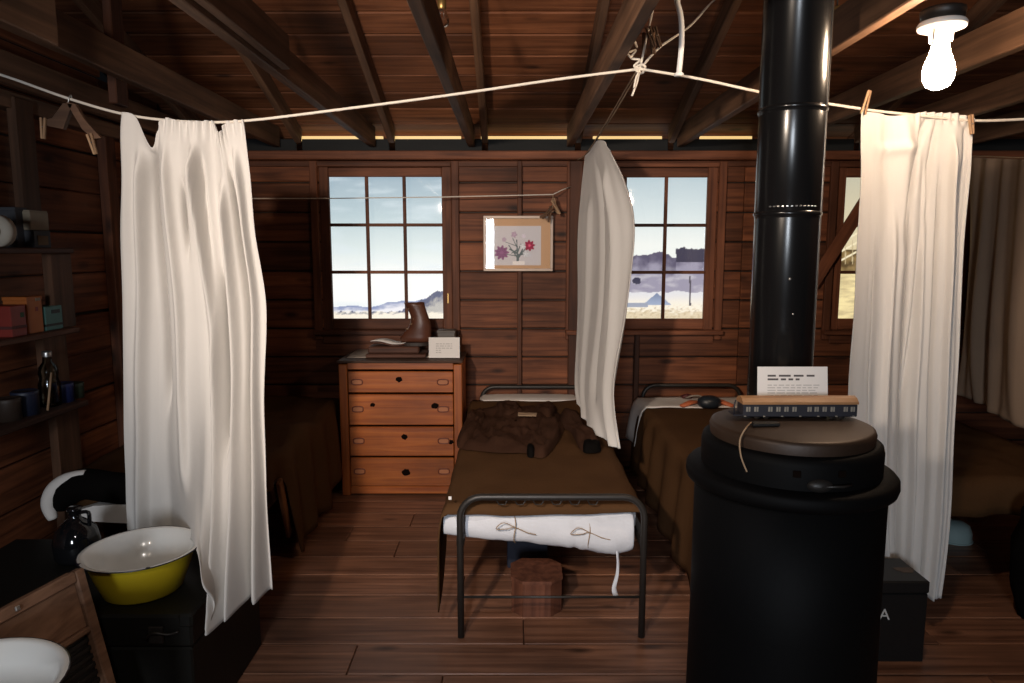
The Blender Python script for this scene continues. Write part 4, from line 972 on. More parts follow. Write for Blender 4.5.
setp(build('hanging_line', MB().tube([PD(955, 154, 4.55), PD(968, 156, 4.3), PD(990, 156.5, 4.05), PD(1012, 157.5, 3.8), PD(1060, 158, 3.45)], 0.004, 6), M_string), 'thin cord carrying the grey brown cloth at the far right', 'cord')

# divider line from the knot to the wall stud
wallhook = PD(577, 160, WD - 0.045)
for a_, b_, lab in ((knot, PD(597, 139, 3.95), 'tan string from the rope knot down to the gathered middle curtain top'), (knot + Vector((-0.01, 0, 0)), PD(586, 154, 4.45), 'thin string from the rope knot back to the wall post')):
    pts = [a_, a_.lerp(b_, 0.5) + Vector((0, 0, -0.01)), b_] + ([wallhook] if 'wall' in lab else [])
    setp(build('curtain_string', MB().tube(spline(pts, 14), 0.0035, 6), M_string), lab, 'string')
# frayed knot and ties above it
kn = empty('rope_knot', tuple(knot), 'tangled frayed rope knot where the clothesline is tied up to the roof', 'knot')
rnd = random.Random(5)
kp = [knot + Vector((0.004, 0, 0))]
for (px, py) in ((634, 66), (640, 60), (631, 58), (636, 50), (628, 52), (632, 44), (626, 50), (633, 41), (637, 47), (633, 36), (634, 28)): kp.append(PD(px, py, LD + rnd.uniform(-0.02, 0.02)))
build('frayed_end', MB().tube(spline(kp, 60), 0.0042, 6), M_rope, kn)
build('frayed_end', MB().tube(spline([PD(631, 58, LD), PD(626, 52, LD - 0.01), PD(623, 50, LD)], 8), 0.004, 6), M_rope, kn)
build('tail', MB().tube(spline([knot, PD(637, 82, LD), PD(632, 96, LD)], 8), 0.0042, 6), M_rope, kn)
build('tail', MB().tube(spline([knot, PD(636, 78, LD - 0.01), PD(634, 88, LD - 0.01)], 8), 0.0035, 6), M_rope, kn)
build('loop', MB().tube([knot + Vector((0.018*math.cos(a), -0.012*math.sin(2*a), 0.014*math.sin(a))) for a in [2*pi*i/16 for i in range(16)]], 0.0048, 6, closed=True), M_rope, kn)
def roof_hit(px, py):
    r_ = ray(px, py); # z = CAM_H + t rz ; roof = ROOF0+SLOPE*(WD - t ry)
    t_ = (ROOF0 + SLOPE*WD - CAM_H)/(r_.z + SLOPE*r_.y); return O + r_*t_
setp(build('stay_rope', MB().tube(spline([knot, PD(660, 47, LD + 0.1), PD(690, 26, LD + 0.3), PD(712, 2, LD + 0.55), PD(733, -14, 3.45)], 16), 0.0045, 6), M_rope), 'tan stay rope slanting from the knot up right to the roof', 'rope')
setp(build('stay_rope', MB().tube(spline([knot, PD(645, 45, LD + 0.02), PD(651, 18, LD + 0.12), PD(658, -12, LD + 0.3), PD(664, -40, LD + 0.36)], 14), 0.0045, 6), M_rope), 'grey stay rope rising steeply from the knot to the roof', 'rope')
setp(build('hanging_rope', MB().tube(spline([PD(671, -55, 2.55), PD(676, -5, 2.55), PD(681, 18, 2.55), PD(681.5, 45, 2.55), PD(679, 72, 2.55)], 20) + [PD(679, 74, 2.55), PD(679, 76, 2.55)], [0.0095]*20 + [0.017, 0.017], 10), M_cord), 'smooth white cord with knotted end hanging from the roof beside the rope knot', 'cord')
# thin line over the left window
tl = [PD(250, 198.5, WD - 0.12), PD(330, 198.4, WD - 0.13), PD(443, 197, WD - 0.15), PD(553, 194.5, WD - 0.15)]
tl2 = [tl[-1], PD(562, 190, WD - 0.10), PD(571, 186.5, WD - 0.041)]
tl0 = [PD(100, 198, 4.5)] if False else [Vector((XL, WD - 0.12, tl[0].z + 0.01))]
setp(build('thin_clothesline', MB().tube(tl0 + tl + tl2[1:], 0.0036, 6), M_rope), 'thin string clothesline stretched in front of the left window', 'string')

# clothespins
def pin(name, p, mat, rot, L_=0.085, label=None, group=None):
    t_ = empty(name, tuple(p), label, 'clothespin', group); 
    for s_ in (-1, 1):
        b_ = MB().box((s_*0.0055, 0, -L_/2 + 0.012), (0.0075, 0.010, L_), 0.002, Matrix.Rotation(s_*0.05, 3, 'Y'))
        me = bpy.data.meshes.new('prong'); me.from_pydata([tuple(v) for v in b_.v], [], b_.f); me.materials.append(mat)
        o = bpy.data.objects.new('prong', me); COL.objects.link(o); o.parent = t_
    b_ = MB().tube([(-0.008, 0, -0.02), (0, -0.007, -0.02), (0.008, 0, -0.02), (0, 0.007, -0.02)], 0.0016, 5, closed=True)
    me = bpy.data.meshes.new('spring'); me.from_pydata([tuple(v) for v in b_.v], [], b_.f); me.materials.append(M_steel)
    o = bpy.data.objects.new('spring', me); COL.objects.link(o); o.parent = t_
    t_.rotation_euler = rot; return t_
p0 = PD(864, 108, LD - 0.012)
pin('clothespin', p0 + Vector((0, 0, -0.01)), M_pin, (0, pi + 0.22, 0), label='wooden clothespin standing upright on the line at the right curtain\'s left corner')
pin('clothespin', PD(971, 118, LD - 0.012), M_pin, (0, -0.2, 0.3), 0.07, label='wooden clothespin clamping the right curtain\'s right corner to the line')
base_ = tl[-1]
for i, (rx, ry, dz_, lab) in enumerate(((0.1, 0.55, 0, 'upper'), (0.0, -0.5, -0.03, 'lower'))): pass
specs = [((0, -0.55, 0.2), (0.0, -0.01, -0.045)), ((0, -0.30, 0.0), (0.004, 0.0, -0.035)), ((0, 0.75, 0.3), (-0.010, -0.012, -0.085)), ((0, 0.15, 0.1), (-0.014, 0.004, -0.085)), ((0, 1.05, 0.0), (-0.004, 0.012, -0.10))]
for i, (rot, of) in enumerate(specs):
    pin('clothespin', base_ + Vector(of), M_pindark if i > 1 else M_pin, rot, 0.105, ('pale clothespin slanting furthest right in the bunch by the flower print', 'pale clothespin hanging steeply right in the bunch by the flower print', 'dark clothespin slanting down left in the bunch by the flower print', 'dark clothespin hanging lowest in the bunch by the flower print', 'dark clothespin lying nearly flat at back of the bunch by the flower print')[i], 'clothespins bunched on the thin line')
setp(build('pin_loop', MB().tube([base_ + Vector((0, 0, 0.002)), base_ + Vector((0.001, -0.004, -0.05)), base_ + Vector((-0.004, -0.002, -0.09))], 0.003, 6), M_string), 'short string loop holding the bunch of clothespins by the flower print', 'string')
for i, (px, py, a) in enumerate(((649, 30, -0.35), (652, 36, -0.12), (645, 36, 0.05), (655, 30, -0.5))):
    pin('clothespin', PD(px, py, LD + 0.03 + 0.012*i), M_pindark, (0, a, 0.2*i), 0.075, ('second clothespin from the left', 'third clothespin from the left', 'leftmost clothespin', 'rightmost slanting clothespin')[i] + ' on the stay rope above the knot', 'clothespins on the stay rope')
# wooden trouser hanger on the line
ap = PD(69, 101, LD)
hg = empty('wooden_hanger', tuple(ap), 'bare wooden coat hanger with clothespins on the rope left of the curtain', 'hanger')
M_hang = wood('hanger_wood', (0.09, 0.045, 0.026, 1), (0.20, 0.105, 0.06, 1), 0, knots=False)
yl = LD - 0.015
def arm(pts, w_): return [PD(px, py, yl) for px, py in pts]
build('hanger_arm', MB().poly_prism(arm([(63, 103), (72, 104), (63, 129), (48, 126), (41, 120), (52, 118)], 0), (0, 0.02, 0)), M_hang, hg, fix=True)
build('hanger_arm', MB().poly_prism(arm([(66, 102), (75, 104), (84, 119), (101, 138), (93, 139), (82, 129)], 0), (0, 0.02, 0)), M_hang, hg, fix=True)
build('hook', MB().tube(spline([PD(68, 104, yl + 0.01), PD(69, 98, yl + 0.008), PD(71, 95, yl + 0.015), PD(72, 99, yl + 0.02)], 10), 0.0025, 6), M_steel, hg)
pin('clothespin', PD(43, 121, yl - 0.006), M_pin, (0, 0.08, 0), 0.075, 'wooden clothespin clipped to the left end of the coat hanger')
pin('clothespin', PD(90, 137, yl - 0.006), M_pin, (0, -0.25, 0), 0.075, 'wooden clothespin clipped to the right end of the coat hanger')

# ================================================================== LEFT BED, SHELF, TRUNK, BASINS
LZ = 0.585; bx0, bx1 = -1.93, -1.13; by0, by1 = 2.95, 4.66
lb = empty('wooden_bed', ((bx0 + bx1)/2, (by0 + by1)/2, 0), 'low wooden bed with brown blanket behind the left curtain', 'bed')
for x in (bx0 + 0.05, bx1 - 0.06):
    for y_ in (by0 + 0.06, by1 - 0.06): board('leg', (x, y_, 0.19), (0.06, 0.06, 0.38), M_shelfz, lb)
board('side_rail', (bx1 - 0.05, (by0 + by1)/2, 0.36), (0.03, by1 - by0 - 0.06, 0.08), M_shelf, lb)
board('side_rail', (bx0 + 0.05, (by0 + by1)/2, 0.36), (0.03, by1 - by0 - 0.06, 0.08), M_shelf, lb)
build('mattress', MB().box(((bx0 + bx1)/2, (by0 + by1)/2, 0.465), (bx1 - bx0 - 0.05, by1 - by0 - 0.03, 0.15), 0.04), M_sheet, lb)
pb_ = PD(272, 480, by0 + 0.25)
M_slat = wood('bright_slat', (0.26, 0.10, 0.035, 1), (0.42, 0.18, 0.07, 1), 2, knots=False)
o = board('brace', (bx1 + 0.02, by0 + 0.33, 0.30), (0.02, 0.045, 0.42), M_slat, lb, rot=(0.55, 0.1, 0))
P = drape(bx0 + 0.0, bx1 - 0.01, by0 - 0.02, by1 - 0.08, LZ, 0.06, lambda t: 0.12 + 0.42*smooth01(0.20, 0.26, t) - 0.12*smooth01(0.5, 0.95, t), 0.13, 0, seed=4, wav=0.022, top=0.016, flare=0.06,
          topfn=lambda u, v: 0.02*math.sin(v*17)*smooth01(0.5, 1.0, u)*smooth01(0.1, 0.3, v) )
setp(build('wool_blanket', MB().grid(P), M_olive, solid=0.007), 'brown wool blanket hanging over the side of the bed left of the dresser', 'blanket')
# white pillow end wrapped in dark cloth
pc = PD(66, 500, 2.86)
P = []
for i in range(17):
    t_ = i/16; a = pi*(0.02 + 0.96*t_)
    c_ = spline([PD(84, 476, 2.80), PD(66, 481, 2.80), PD(53, 491, 2.80), PD(49, 505, 2.80), PD(52, 517, 2.80)], 17)[i]
    P.append([c_ + Vector((0.03*math.cos(b_), 0.13*s2, 0.03*math.sin(b_))) for s2 in (0,) for b_ in [2*pi*k/12 for k in range(13)]])
rl = setp(build('rolled_sheet', MB().tube(spline([PD(86, 474, 2.80), PD(67, 480, 2.80), PD(54, 491, 2.80), PD(49, 505, 2.80), PD(53, 519, 2.80)], 22), [0.018 + 0.016*math.sin(pi*i/21) for i in range(22)], 14), M_sheet), 'white rolled sheet end curling up at the foot of the left bed', 'sheet')
rl.scale = (1, 1, 1)
setp(build('bundle', MB().tube(spline([PD(58, 508, 2.83), PD(66, 492, 2.83), PD(84, 484, 2.82), PD(110, 487, 2.82), PD(140, 490, 2.83)], 22), [0.03 + 0.035*math.sin(pi*min(1, i/14)) if i < 7 else 0.065 for i in range(22)], 14), M_darkcloth), 'dark cloth bundle rolled beside the white sheet on the left bed', 'bundle')
setp(build('folded_sheet', MB().poly_prism([PD(76, 511, 2.80), PD(93, 506, 2.80), PD(150, 503, 2.80), PD(150, 524, 2.80), PD(118, 523, 2.80), PD(84, 521, 2.80)], (0, 0.05, 0)), M_sheet, fix=True), 'strip of white sheet sticking out below the dark bundle on the left bed', 'sheet')

# trunk
tk_x1, tk_y0, tk_y1, tk_z = -0.985, 2.02, 2.60, 0.44
tk_x0 = -1.93
tk = empty('steamer_trunk', ((tk_x0 + tk_x1)/2, (tk_y0 + tk_y1)/2, 0), 'large black flat-topped trunk under the yellow basin', 'trunk')
build('trunk_body', MB().box(((tk_x0 + tk_x1)/2, (tk_y0 + tk_y1)/2, 0.165), (tk_x1 - tk_x0 - 0.012, tk_y1 - tk_y0 - 0.012, 0.33), 0.006), M_trunk, tk)
build('trunk_lid', MB().box(((tk_x0 + tk_x1)/2, (tk_y0 + tk_y1)/2, 0.387), (tk_x1 - tk_x0, tk_y1 - tk_y0, 0.106), 0.008), M_trunk, tk)
for (x, y_) in ((tk_x1, tk_y0), (tk_x1, tk_y1), (tk_x0, tk_y0)):
    build('corner_cap', MB().box((x - 0.018*(1 if x > -1.5 else -1), y_ + 0.018*(1 if y_ < 2.3 else -1), tk_z - 0.018), (0.045, 0.045, 0.045), 0.008), M_trunk, tk)
lc = PD(157, 634, tk_y0)
build('latch', MB().box((lc.x, tk_y0 - 0.004, lc.z), (0.045, 0.012, 0.055), 0.004), M_iron, tk)
build('latch_hasp', MB().tube(spline([(lc.x - 0.03, tk_y0 - 0.012, lc.z - 0.01), (lc.x, tk_y0 - 0.022, lc.z + 0.015), (lc.x + 0.04, tk_y0 - 0.012, lc.z + 0.005), (lc.x + 0.07, tk_y0 - 0.008, lc.z + 0.012)], 12), 0.004, 6), M_iron, tk)
# basins
def basin(name, c_, r, h, mat_out, label, sc=1.0):
    t_ = empty(name, tuple(c_), label, 'basin'); c_ = Vector(c_)
    rb = r*0.66
    o_ = build('outer_shell', MB().lathe([(0.0, 0.0), (rb*0.96, 0.0), (rb, 0.006), (rb + (r*0.90 - rb)*0.55, h*0.52), (r*0.90, h*0.96)], c_, 48), mat_out, t_)
    build('inner_bowl', MB().lathe([(r*0.985, h - 0.001), (r*0.95, h + 0.001), (r*0.89, h*0.97), (rb + (r*0.88 - rb)*0.55, h*0.54), (rb*0.97, 0.016), (rb*0.8, 0.008), (0.0, 0.007)], c_, 48), M_white, t_)
    build('rolled_rim', MB().lathe([(r*0.90, h*0.955), (r*0.97, h*0.965), (r*1.0, h*0.985), (r*0.985, h + 0.0005)], c_, 48), M_rim, t_)
    for a_ in (3.9, 5.3):
        build('enamel_chip', MB().lathe([(0.0, 0.0015), (0.006, 0.001), (0.0075, -0.001)], c_ + Vector((r*0.97*math.cos(a_), r*0.97*math.sin(a_), h)), 10), M_rim, t_)
    return t_
bc = PZ(141, 546, 0.585); 
basin('enamel_basin', (bc.x, bc.y, tk_z), 0.185, 0.14, M_yellow, 'yellow enamel basin with white inside and dark rim on black trunk')
# foreground white basin on a stool
wb = PZ(-5, 690, 0.66); wbc = Vector((-1.145, 1.33, 0))
stl = empty('stool', (wbc.x, wbc.y, 0), 'plain dark wooden stool under the white basin in the near left corner', 'stool')
board('stool_top', (wbc.x, wbc.y, 0.505), (0.36, 0.36, 0.03), M_darkwood, stl)
for sx in (-1, 1):
    for sy in (-1, 1): board('leg', (wbc.x + sx*0.15, wbc.y + sy*0.15, 0.245), (0.04, 0.04, 0.49), M_darkwood, stl)
basin('enamel_basin', (wbc.x, wbc.y, 0.52), 0.205, 0.135, M_white, 'white enamel basin cut off by the near left corner')
# leaning framed board (washboard)
A = PD(80, 567, 1.9); ddir = Vector((0.227, 0.974, 0)); sd = Vector((0.974*0.235, -0.227*0.235, -1)).normalized(); nrm_ = ddir.cross(sd).normalized()
if nrm_.x < 0: nrm_ = -nrm_
ln_ = 0.672; sdl = A.z/(-sd.z)
wsb = empty('washboard', (A.x + 0.1, A.y - 0.1, 0), 'worn wooden framed washboard leaning behind the white basin', 'washboard')
def slatp(p0, p1, wv, th): # board from p0 to p1, width vector wv, thickness th along the normal
    return MB().poly_prism([p0, p1, p1 + wv, p0 + wv], nrm_*-th)
Wb = 0.36
R3 = Matrix((ddir, sd, nrm_)).transposed()
def wpart(name, u, s_, su, ss, th, up, mat):
    ctr = A - ddir*u + sd*s_ + nrm_*up
    return build(name, MB().box(ctr, (su, ss, th), 0.004, R3), mat, wsb, origin=ctr)
wpart('stile', 0.016, sdl/2, 0.032, sdl - 0.004, 0.03, 0, M_oldwood); wpart('stile', Wb - 0.016, sdl/2, 0.032, sdl - 0.004, 0.03, 0, M_oldwood)
wpart('top_rail', Wb/2, 0.016, Wb - 0.064, 0.032, 0.03, 0.0, M_oldwood)
wpart('upper_panel', Wb/2, 0.032 + 0.065, Wb - 0.064, 0.13, 0.012, -0.002, M_oldwood)
wpart('ledge', Wb/2, 0.17, Wb - 0.064, 0.016, 0.03, 0.002, M_oldwood)
for i in range(14): wpart('ridge', Wb/2, 0.20 + 0.024*i, Wb - 0.064, 0.014, 0.010, -0.006, M_black)
wpart('rub_panel', Wb/2, 0.18 + 0.175, Wb - 0.064, 0.35, 0.006, -0.012, M_black)
wpart('nail', Wb*0.60, 0.014, 0.012, 0.012, 0.006, 0.018, M_steel)
# crate it leans on
cr_ = empty('dark_crate', (-1.62, 1.62, 0), 'dark slatted crate in shadow left of the washboard', 'crate')
for i in range(4): board('slat', (-1.60, 1.50, 0.06 + 0.13*i), (0.44, 0.02, 0.11), M_darkwood, cr_); board('slat', (-1.60, 1.86, 0.06 + 0.13*i), (0.44, 0.02, 0.11), M_darkwood, cr_)
for x in (-1.80, -1.40): board('end_panel', (x, 1.68, 0.26), (0.02, 0.34, 0.50), M_darkwood, cr_)
# dark glass jug on the trunk
jc = PZ(73, 545, tk_z); jc = Vector((PD(75, 520, 2.42).x, 2.42, tk_z))
jg = empty('glass_jug', tuple(jc), 'round black glass jug with short neck on the trunk beside the bed', 'jug')
M_jug = plain('jug_black_glass', (0.006, 0.006, 0.007, 1), 0.08, spec=0.6)
build('jug_body', MB().lathe([(0.0, 0.0), (0.062, 0.0), (0.074, 0.015), (0.077, 0.07), (0.066, 0.115), (0.035, 0.145), (0.021, 0.155), (0.019, 0.178), (0.024, 0.182), (0.024, 0.194), (0.0, 0.195)], jc, 32), M_jug, jg)
build('jug_handle', MB().tube(spline([jc + Vector((0.02, 0, 0.175)), jc + Vector((0.05, 0, 0.175)), jc + Vector((0.052, 0, 0.14)), jc + Vector((0.05, 0, 0.125))], 10), 0.007, 8), M_jug, jg)

# wall shelf of scrap planks
SH = [PX(75, 248, XL + 0.22).z, PX(75, 327, XL + 0.22).z, PX(78, 402, XL + 0.22).z]
ye = 3.14
shf = empty('wall_shelf', (XL + 0.12, 2.8, 0), 'rough three-tier plank shelf standing along the left wall', 'shelf')
tilts = (0.0, 0.0, 0.0)
for i, z_ in enumerate(SH):
    board('shelf_plank', (XL + 0.125, ye - 0.55 + (0.02 if i == 2 else 0), z_ - 0.012), (0.23, 1.14, 0.024), M_shelf, shf)
def upright(px0, px1, z0, z1, X):
    ya_ = PX(px0, 300, X).y; yb_ = PX(px1, 300, X).y
    board('upright', (X - 0.012, (ya_ + yb_)/2, (z0 + z1)/2), (0.04, abs(yb_ - ya_), z1 - z0), M_shelfz, shf)
upright(30, 48, SH[0], PX(38, 104, XL + 0.08).z, XL + 0.08)
upright(52, 73, SH[1], SH[0] - 0.024, XL + 0.19)
upright(38, 62, SH[2], SH[1] - 0.024, XL + 0.10)
upright(44, 68, 0.0, SH[2] - 0.024, XL + 0.10)
# things on the shelf
def onshelf(px, X, i): p = PX(px, 300, X); return Vector((X, p.y, SH[i]))
IX = XL + 0.15
p = onshelf(3, IX + 0.03, 0)
rt = empty('tape_roll', tuple(p), 'cream roll of tape standing on edge on the top shelf', 'tape roll')
Rr = 0.064
build('tape', MB().lathe([(Rr*0.5, -0.022), (Rr, -0.022), (Rr, 0.022), (Rr*0.5, 0.022), (Rr*0.5, -0.022)], p + Vector((0, 0, Rr)), 32, axis=1), plain('tape_cream', (0.40, 0.35, 0.28, 1), 0.7), rt)
build('core', MB().lathe([(Rr*0.42, -0.021), (Rr*0.5, -0.021), (Rr*0.5, 0.021), (Rr*0.42, 0.021), (Rr*0.42, -0.021)], p + Vector((0, 0, Rr)), 28, axis=1), plain('tape_core', (0.12, 0.08, 0.05, 1), 0.8), rt)
def carton(name, px0, px1, i, h, mat, label, X=IX, dep=0.09, lidmat=None, band=None, bandmat=None, cat='box'):
    ya_, yb_ = PX(px0, 300, X).y, PX(px1, 300, X).y; z_ = SH[i]
    t_ = empty(name, (X, (ya_ + yb_)/2, z_), label, cat)
    build('box_body', MB().box((X, (ya_ + yb_)/2, z_ + h/2), (dep, yb_ - ya_, h), 0.003), mat, t_)
    if lidmat: build('box_lid', MB().box((X, (ya_ + yb_)/2, z_ + h - 0.004), (dep + 0.003, yb_ - ya_ + 0.003, 0.016), 0.002), lidmat, t_)
    if bandmat: build('print_band', MB().box((X, (ya_ + yb_)/2, z_ + h*band), (dep + 0.002, yb_ - ya_ + 0.002, h*0.10), 0.001), bandmat, t_)
    return t_, X, (ya_ + yb_)/2, yb_ - ya_, z_
M_dkgrey = plain('dark_grey', (0.035, 0.035, 0.040, 1), 0.7); M_cream = plain('cream_box', (0.24, 0.19, 0.13, 1), 0.8); M_tanbox = plain('tan_box', (0.17, 0.10, 0.045, 1), 0.8)
carton('book_stack', 12, 24, 0, 0.165, M_dkgrey, 'dark grey box beside the tape roll on the top shelf', X=XL + 0.08, lidmat=M_dkgrey)
ca = carton('tin_box', 29, 46, 0, 0.075, M_dkgrey, 'small dark box with tan front on the top shelf', X=XL + 0.12)
build('front_label', MB().box((ca[1] + 0.046, ca[2], ca[4] + 0.032), (0.003, ca[3]*0.6, 0.04), 0.001), M_tanbox, ca[0])
cb = empty('cream_block', (ca[1], ca[2], ca[4] + 0.075), 'cream block stacked on the small dark box on the top shelf', 'box')
build('block_body', MB().box((ca[1], ca[2] + 0.005, ca[4] + 0.075 + 0.04), (0.07, ca[3]*1.1, 0.08), 0.003), M_cream, cb)
build('block_top', MB().box((ca[1], ca[2] + 0.005, ca[4] + 0.075 + 0.082), (0.066, ca[3]*1.05, 0.005), 0.001), M_cream, cb)
M_orange = plain('orange_box', (0.36, 0.095, 0.012, 1), 0.55, var=0.1); M_red = plain('red_tin', (0.20, 0.020, 0.012, 1), 0.5); M_teal = plain('teal_tin', (0.055, 0.15, 0.13, 1), 0.5); M_ylw = plain('label_yellow', (0.34, 0.20, 0.03, 1), 0.6)
oc = carton('orange_box', 14, 30, 1, 0.15, M_orange, 'orange carton on the middle shelf between red and teal boxes', dep=0.10, lidmat=M_orange)
build('small_print', MB().box((oc[1] + 0.051, oc[2] + 0.01, oc[4] + 0.10), (0.002, 0.016, 0.018), 0.0005), M_red, oc[0])
build('corner_label', MB().box((oc[1] + 0.052, oc[2] + 0.02, oc[4] + 0.14), (0.003, 0.03, 0.012), 0.0005), M_cream, oc[0])
rc_ = carton('red_box', -6, 10, 1, 0.125, M_red, 'red carton with dark mark at the left edge of the middle shelf', dep=0.12, band=0.3, bandmat=plain('dark_red', (0.07, 0.012, 0.01, 1), 0.6))
build('dark_mark', MB().box((rc_[1] + 0.061, rc_[2] + 0.02, rc_[4] + 0.085), (0.002, 0.02, 0.02), 0.0005), plain('dark_green_mark', (0.01, 0.04, 0.012, 1), 0.6), rc_[0])
tc_ = carton('teal_box', 32, 50, 1, 0.105, M_teal, 'teal carton with dark base stripe on the middle shelf', dep=0.10, band=0.22, bandmat=M_black)
build('dark_lettering', MB().box((tc_[1] + 0.051, tc_[2] + 0.012, tc_[4] + 0.080), (0.002, 0.055, 0.016), 0.0005), M_black, tc_[0])
# bottom shelf: bottle, brush, tins
p = onshelf(42, IX, 2)
bo = empty('glass_bottle', tuple(p), 'clear glass bottle with metal cap on the lower shelf', 'bottle')
build('bottle_glass', MB().lathe([(0.0, 0.002), (0.040, 0.002), (0.044, 0.012), (0.044, 0.10), (0.036, 0.125), (0.040, 0.150), (0.036, 0.175), (0.020, 0.198), (0.016, 0.225)], p, 28), M_bottle, bo)
build('cap', MB().lathe([(0.019, 0.222), (0.020, 0.240), (0.018, 0.246), (0.0, 0.247)], p, 20), M_steel, bo)
setp(build('wooden_stick', MB().tube([onshelf(38, IX + 0.055, 2) + Vector((0.0, 0, 0.004)), onshelf(45, IX + 0.052, 2) + Vector((0.0, 0, 0.16))], [0.005, 0.004], 8), M_pin), 'thin pale wooden stick leaning against the bottle on the lower shelf', 'stick')
def tin(px, i, r, h, mat, label, X=IX):
    p = onshelf(px, X, i); t_ = empty('round_tin', tuple(p), label, 'tin')
    build('tin_body', MB().lathe([(0.0, 0.0), (r, 0.0), (r, h)], p, 28), mat, t_)
    build('tin_lid', MB().lathe([(r + 0.001, h - 0.014), (r + 0.002, h - 0.002), (r*0.96, h + 0.002), (r*0.92, h), (0.0, h)], p, 28), mat, t_)
tin(56, 2, 0.042, 0.085, plain('blue_tin', (0.012, 0.018, 0.07, 1), 0.5), 'dark blue round tin right of the bottle on the lower shelf')
tin(68, 2, 0.036, 0.07, plain('green_tin', (0.025, 0.035, 0.022, 1), 0.5), 'dark green tin at the right end of the lower shelf')
tin(16, 2, 0.05, 0.10, plain('navy_tin', (0.012, 0.016, 0.035, 1), 0.5), 'dark blue tin left of the bottle on the lower shelf')
tin(-2, 2, 0.045, 0.09, plain('brown_tin', (0.03, 0.018, 0.012, 1), 0.6), 'brown tin at the left edge of the lower shelf')

# ================================================================== RIGHT COT BEHIND THE STOVE
rx0, rx1 = PD(640, 396, 4.55).x, PD(640, 396, 4.55).x + 0.74; rz = 0.56
rc2 = empty('iron_cot', ((rx0 + rx1)/2, 3.65, 0), 'iron cot with brown blanket partly hidden behind the stove', 'cot')
build('head_end', MB().tube(arch(4.665, 0.645, rx0 + 0.04, rx1 - 0.04), 0.0135, 12), M_iron, rc2)
build('foot_end', MB().tube(arch(2.96, 0.60, rx0 + 0.04, rx1 - 0.04), 0.0135, 12), M_iron, rc2)
for x in (rx0 + 0.04, rx1 - 0.04): build('side_rail', MB().box((x, 3.81, 0.40), (0.03, 1.70, 0.035), 0.003), M_iron, rc2)
build('mattress', MB().box(((rx0 + rx1)/2, 3.81, rz - 0.066), (rx1 - rx0 - 0.05, 1.62, 0.11), 0.03), M_canvas, rc2)
P = drape(rx0, rx1, 3.00, 4.40, rz, lambda t: 0.47 - 0.05*t, 0.3, 0.2, 0, seed=6, wav=0.02, flare=0.09)
setp(build('wool_blanket', MB().grid(P), M_olive, solid=0.006), 'brown wool blanket hanging to the floor on the cot behind the stove', 'blanket')
P = drape(rx0 - 0.004, rx1 + 0.004, 4.30, 4.62, rz + 0.012, 0.26, 0.2, 0, 0, seed=8, wav=0.012, flare=0.16)
setp(build('folded_sheet', MB().grid(P), M_sheet, solid=0.006), 'white sheet folded over the head of the cot behind the stove', 'sheet')
# small toy-like bundle on that cot
ZB = rz + 0.012
tb = empty('sandal_bundle', tuple(PZ(705, 405, ZB)), 'dark blue pouch with orange straps lying on the cot behind the stove', 'pouch')
M_orstrap = plain('orange_strap', (0.50, 0.13, 0.05, 1), 0.6)
q = PZ(709, 407, ZB)
build('pouch', MB().lathe([(0.0, 0.0), (0.06, 0.0), (0.075, 0.02), (0.07, 0.05), (0.04, 0.07), (0.0, 0.072)], q, 24, sy=0.7), plain('pouch_navy', (0.012, 0.018, 0.026, 1), 0.4), tb)
for (a_, b_) in (((682, 406), (700, 402)), ((709, 400.5), (733, 406))):
    pa, pb2 = PZ(*a_, ZB + 0.012), PZ(*b_, ZB + 0.012)
    build('strap', MB().tube([pa, pa.lerp(pb2, 0.5) + Vector((0, 0, 0.012)), pb2], [0.02, 0.026, 0.02], 8, rz=0.5), M_orstrap, tb)
build('loop', MB().tube(spline([PZ(686, 398, ZB + 0.01), PZ(692, 396, ZB + 0.035), PZ(700, 396, ZB + 0.035), PZ(706, 400, ZB + 0.03), PZ(699, 400, ZB + 0.03), PZ(693, 401, ZB + 0.015)], 20), 0.006, 6), plain('grey_loop', (0.28, 0.24, 0.2, 1), 0.6), tb)
build('lining', MB().lathe([(0.0, 0.0), (0.035, 0.0), (0.04, 0.02), (0.0, 0.035)], PZ(687, 398.5, ZB), 18, sy=0.7), plain('dark_red_lining', (0.07, 0.010, 0.010, 1), 0.6), tb)

# ================================================================== RIGHT SIDE
bxx0, bxx1 = PZ(877, 660, 0).x - 0.03, PZ(921, 660, 0).x; byy = PZ(905, 662, 0).y
bb = empty('black_box', ((bxx0 + bxx1)/2, byy + 0.1, 0), 'black box marked with a white letter A beside the stove', 'box')
hb = PD(905, 581, byy).z
build('box_body', MB().box(((bxx0 + bxx1)/2, byy + 0.10, hb*0.42), (bxx1 - bxx0, 0.20, hb*0.84), 0.004), M_black, bb)
build('box_lid', MB().box(((bxx0 + bxx1)/2, byy + 0.10, hb*0.92), (bxx1 - bxx0 + 0.006, 0.206, hb*0.155), 0.006), M_black, bb)
M_scuff = plain('scuffed_patch', (0.07, 0.045, 0.03, 1), 0.6, var=0.5, scale=40)
pp = PZ(905, 570, hb)
build('scuff', MB().poly_prism([Vector((pp.x + 0.035*(1 + 0.3*math.sin(3*a))*math.cos(a), pp.y + 0.03*(1 + 0.3*math.cos(2*a))*math.sin(a), hb - 0.0008)) for a in [2*pi*k/12 for k in range(12)]], (0, 0, 0.0015)), M_scuff, bb, fix=True)
fc = bpy.data.curves.new('letter', 'FONT'); fc.body = 'A'; fc.size = 0.062; fc.extrude = 0.0006; fc.align_x = 'CENTER'; fc.align_y = 'CENTER'
fo = bpy.data.objects.new('letter_tmp', fc); COL.objects.link(fo)
bpy.context.view_layer.update(); dg = bpy.context.evaluated_depsgraph_get(); me = bpy.data.meshes.new_from_object(fo.evaluated_get(dg)); bpy.data.objects.remove(fo)
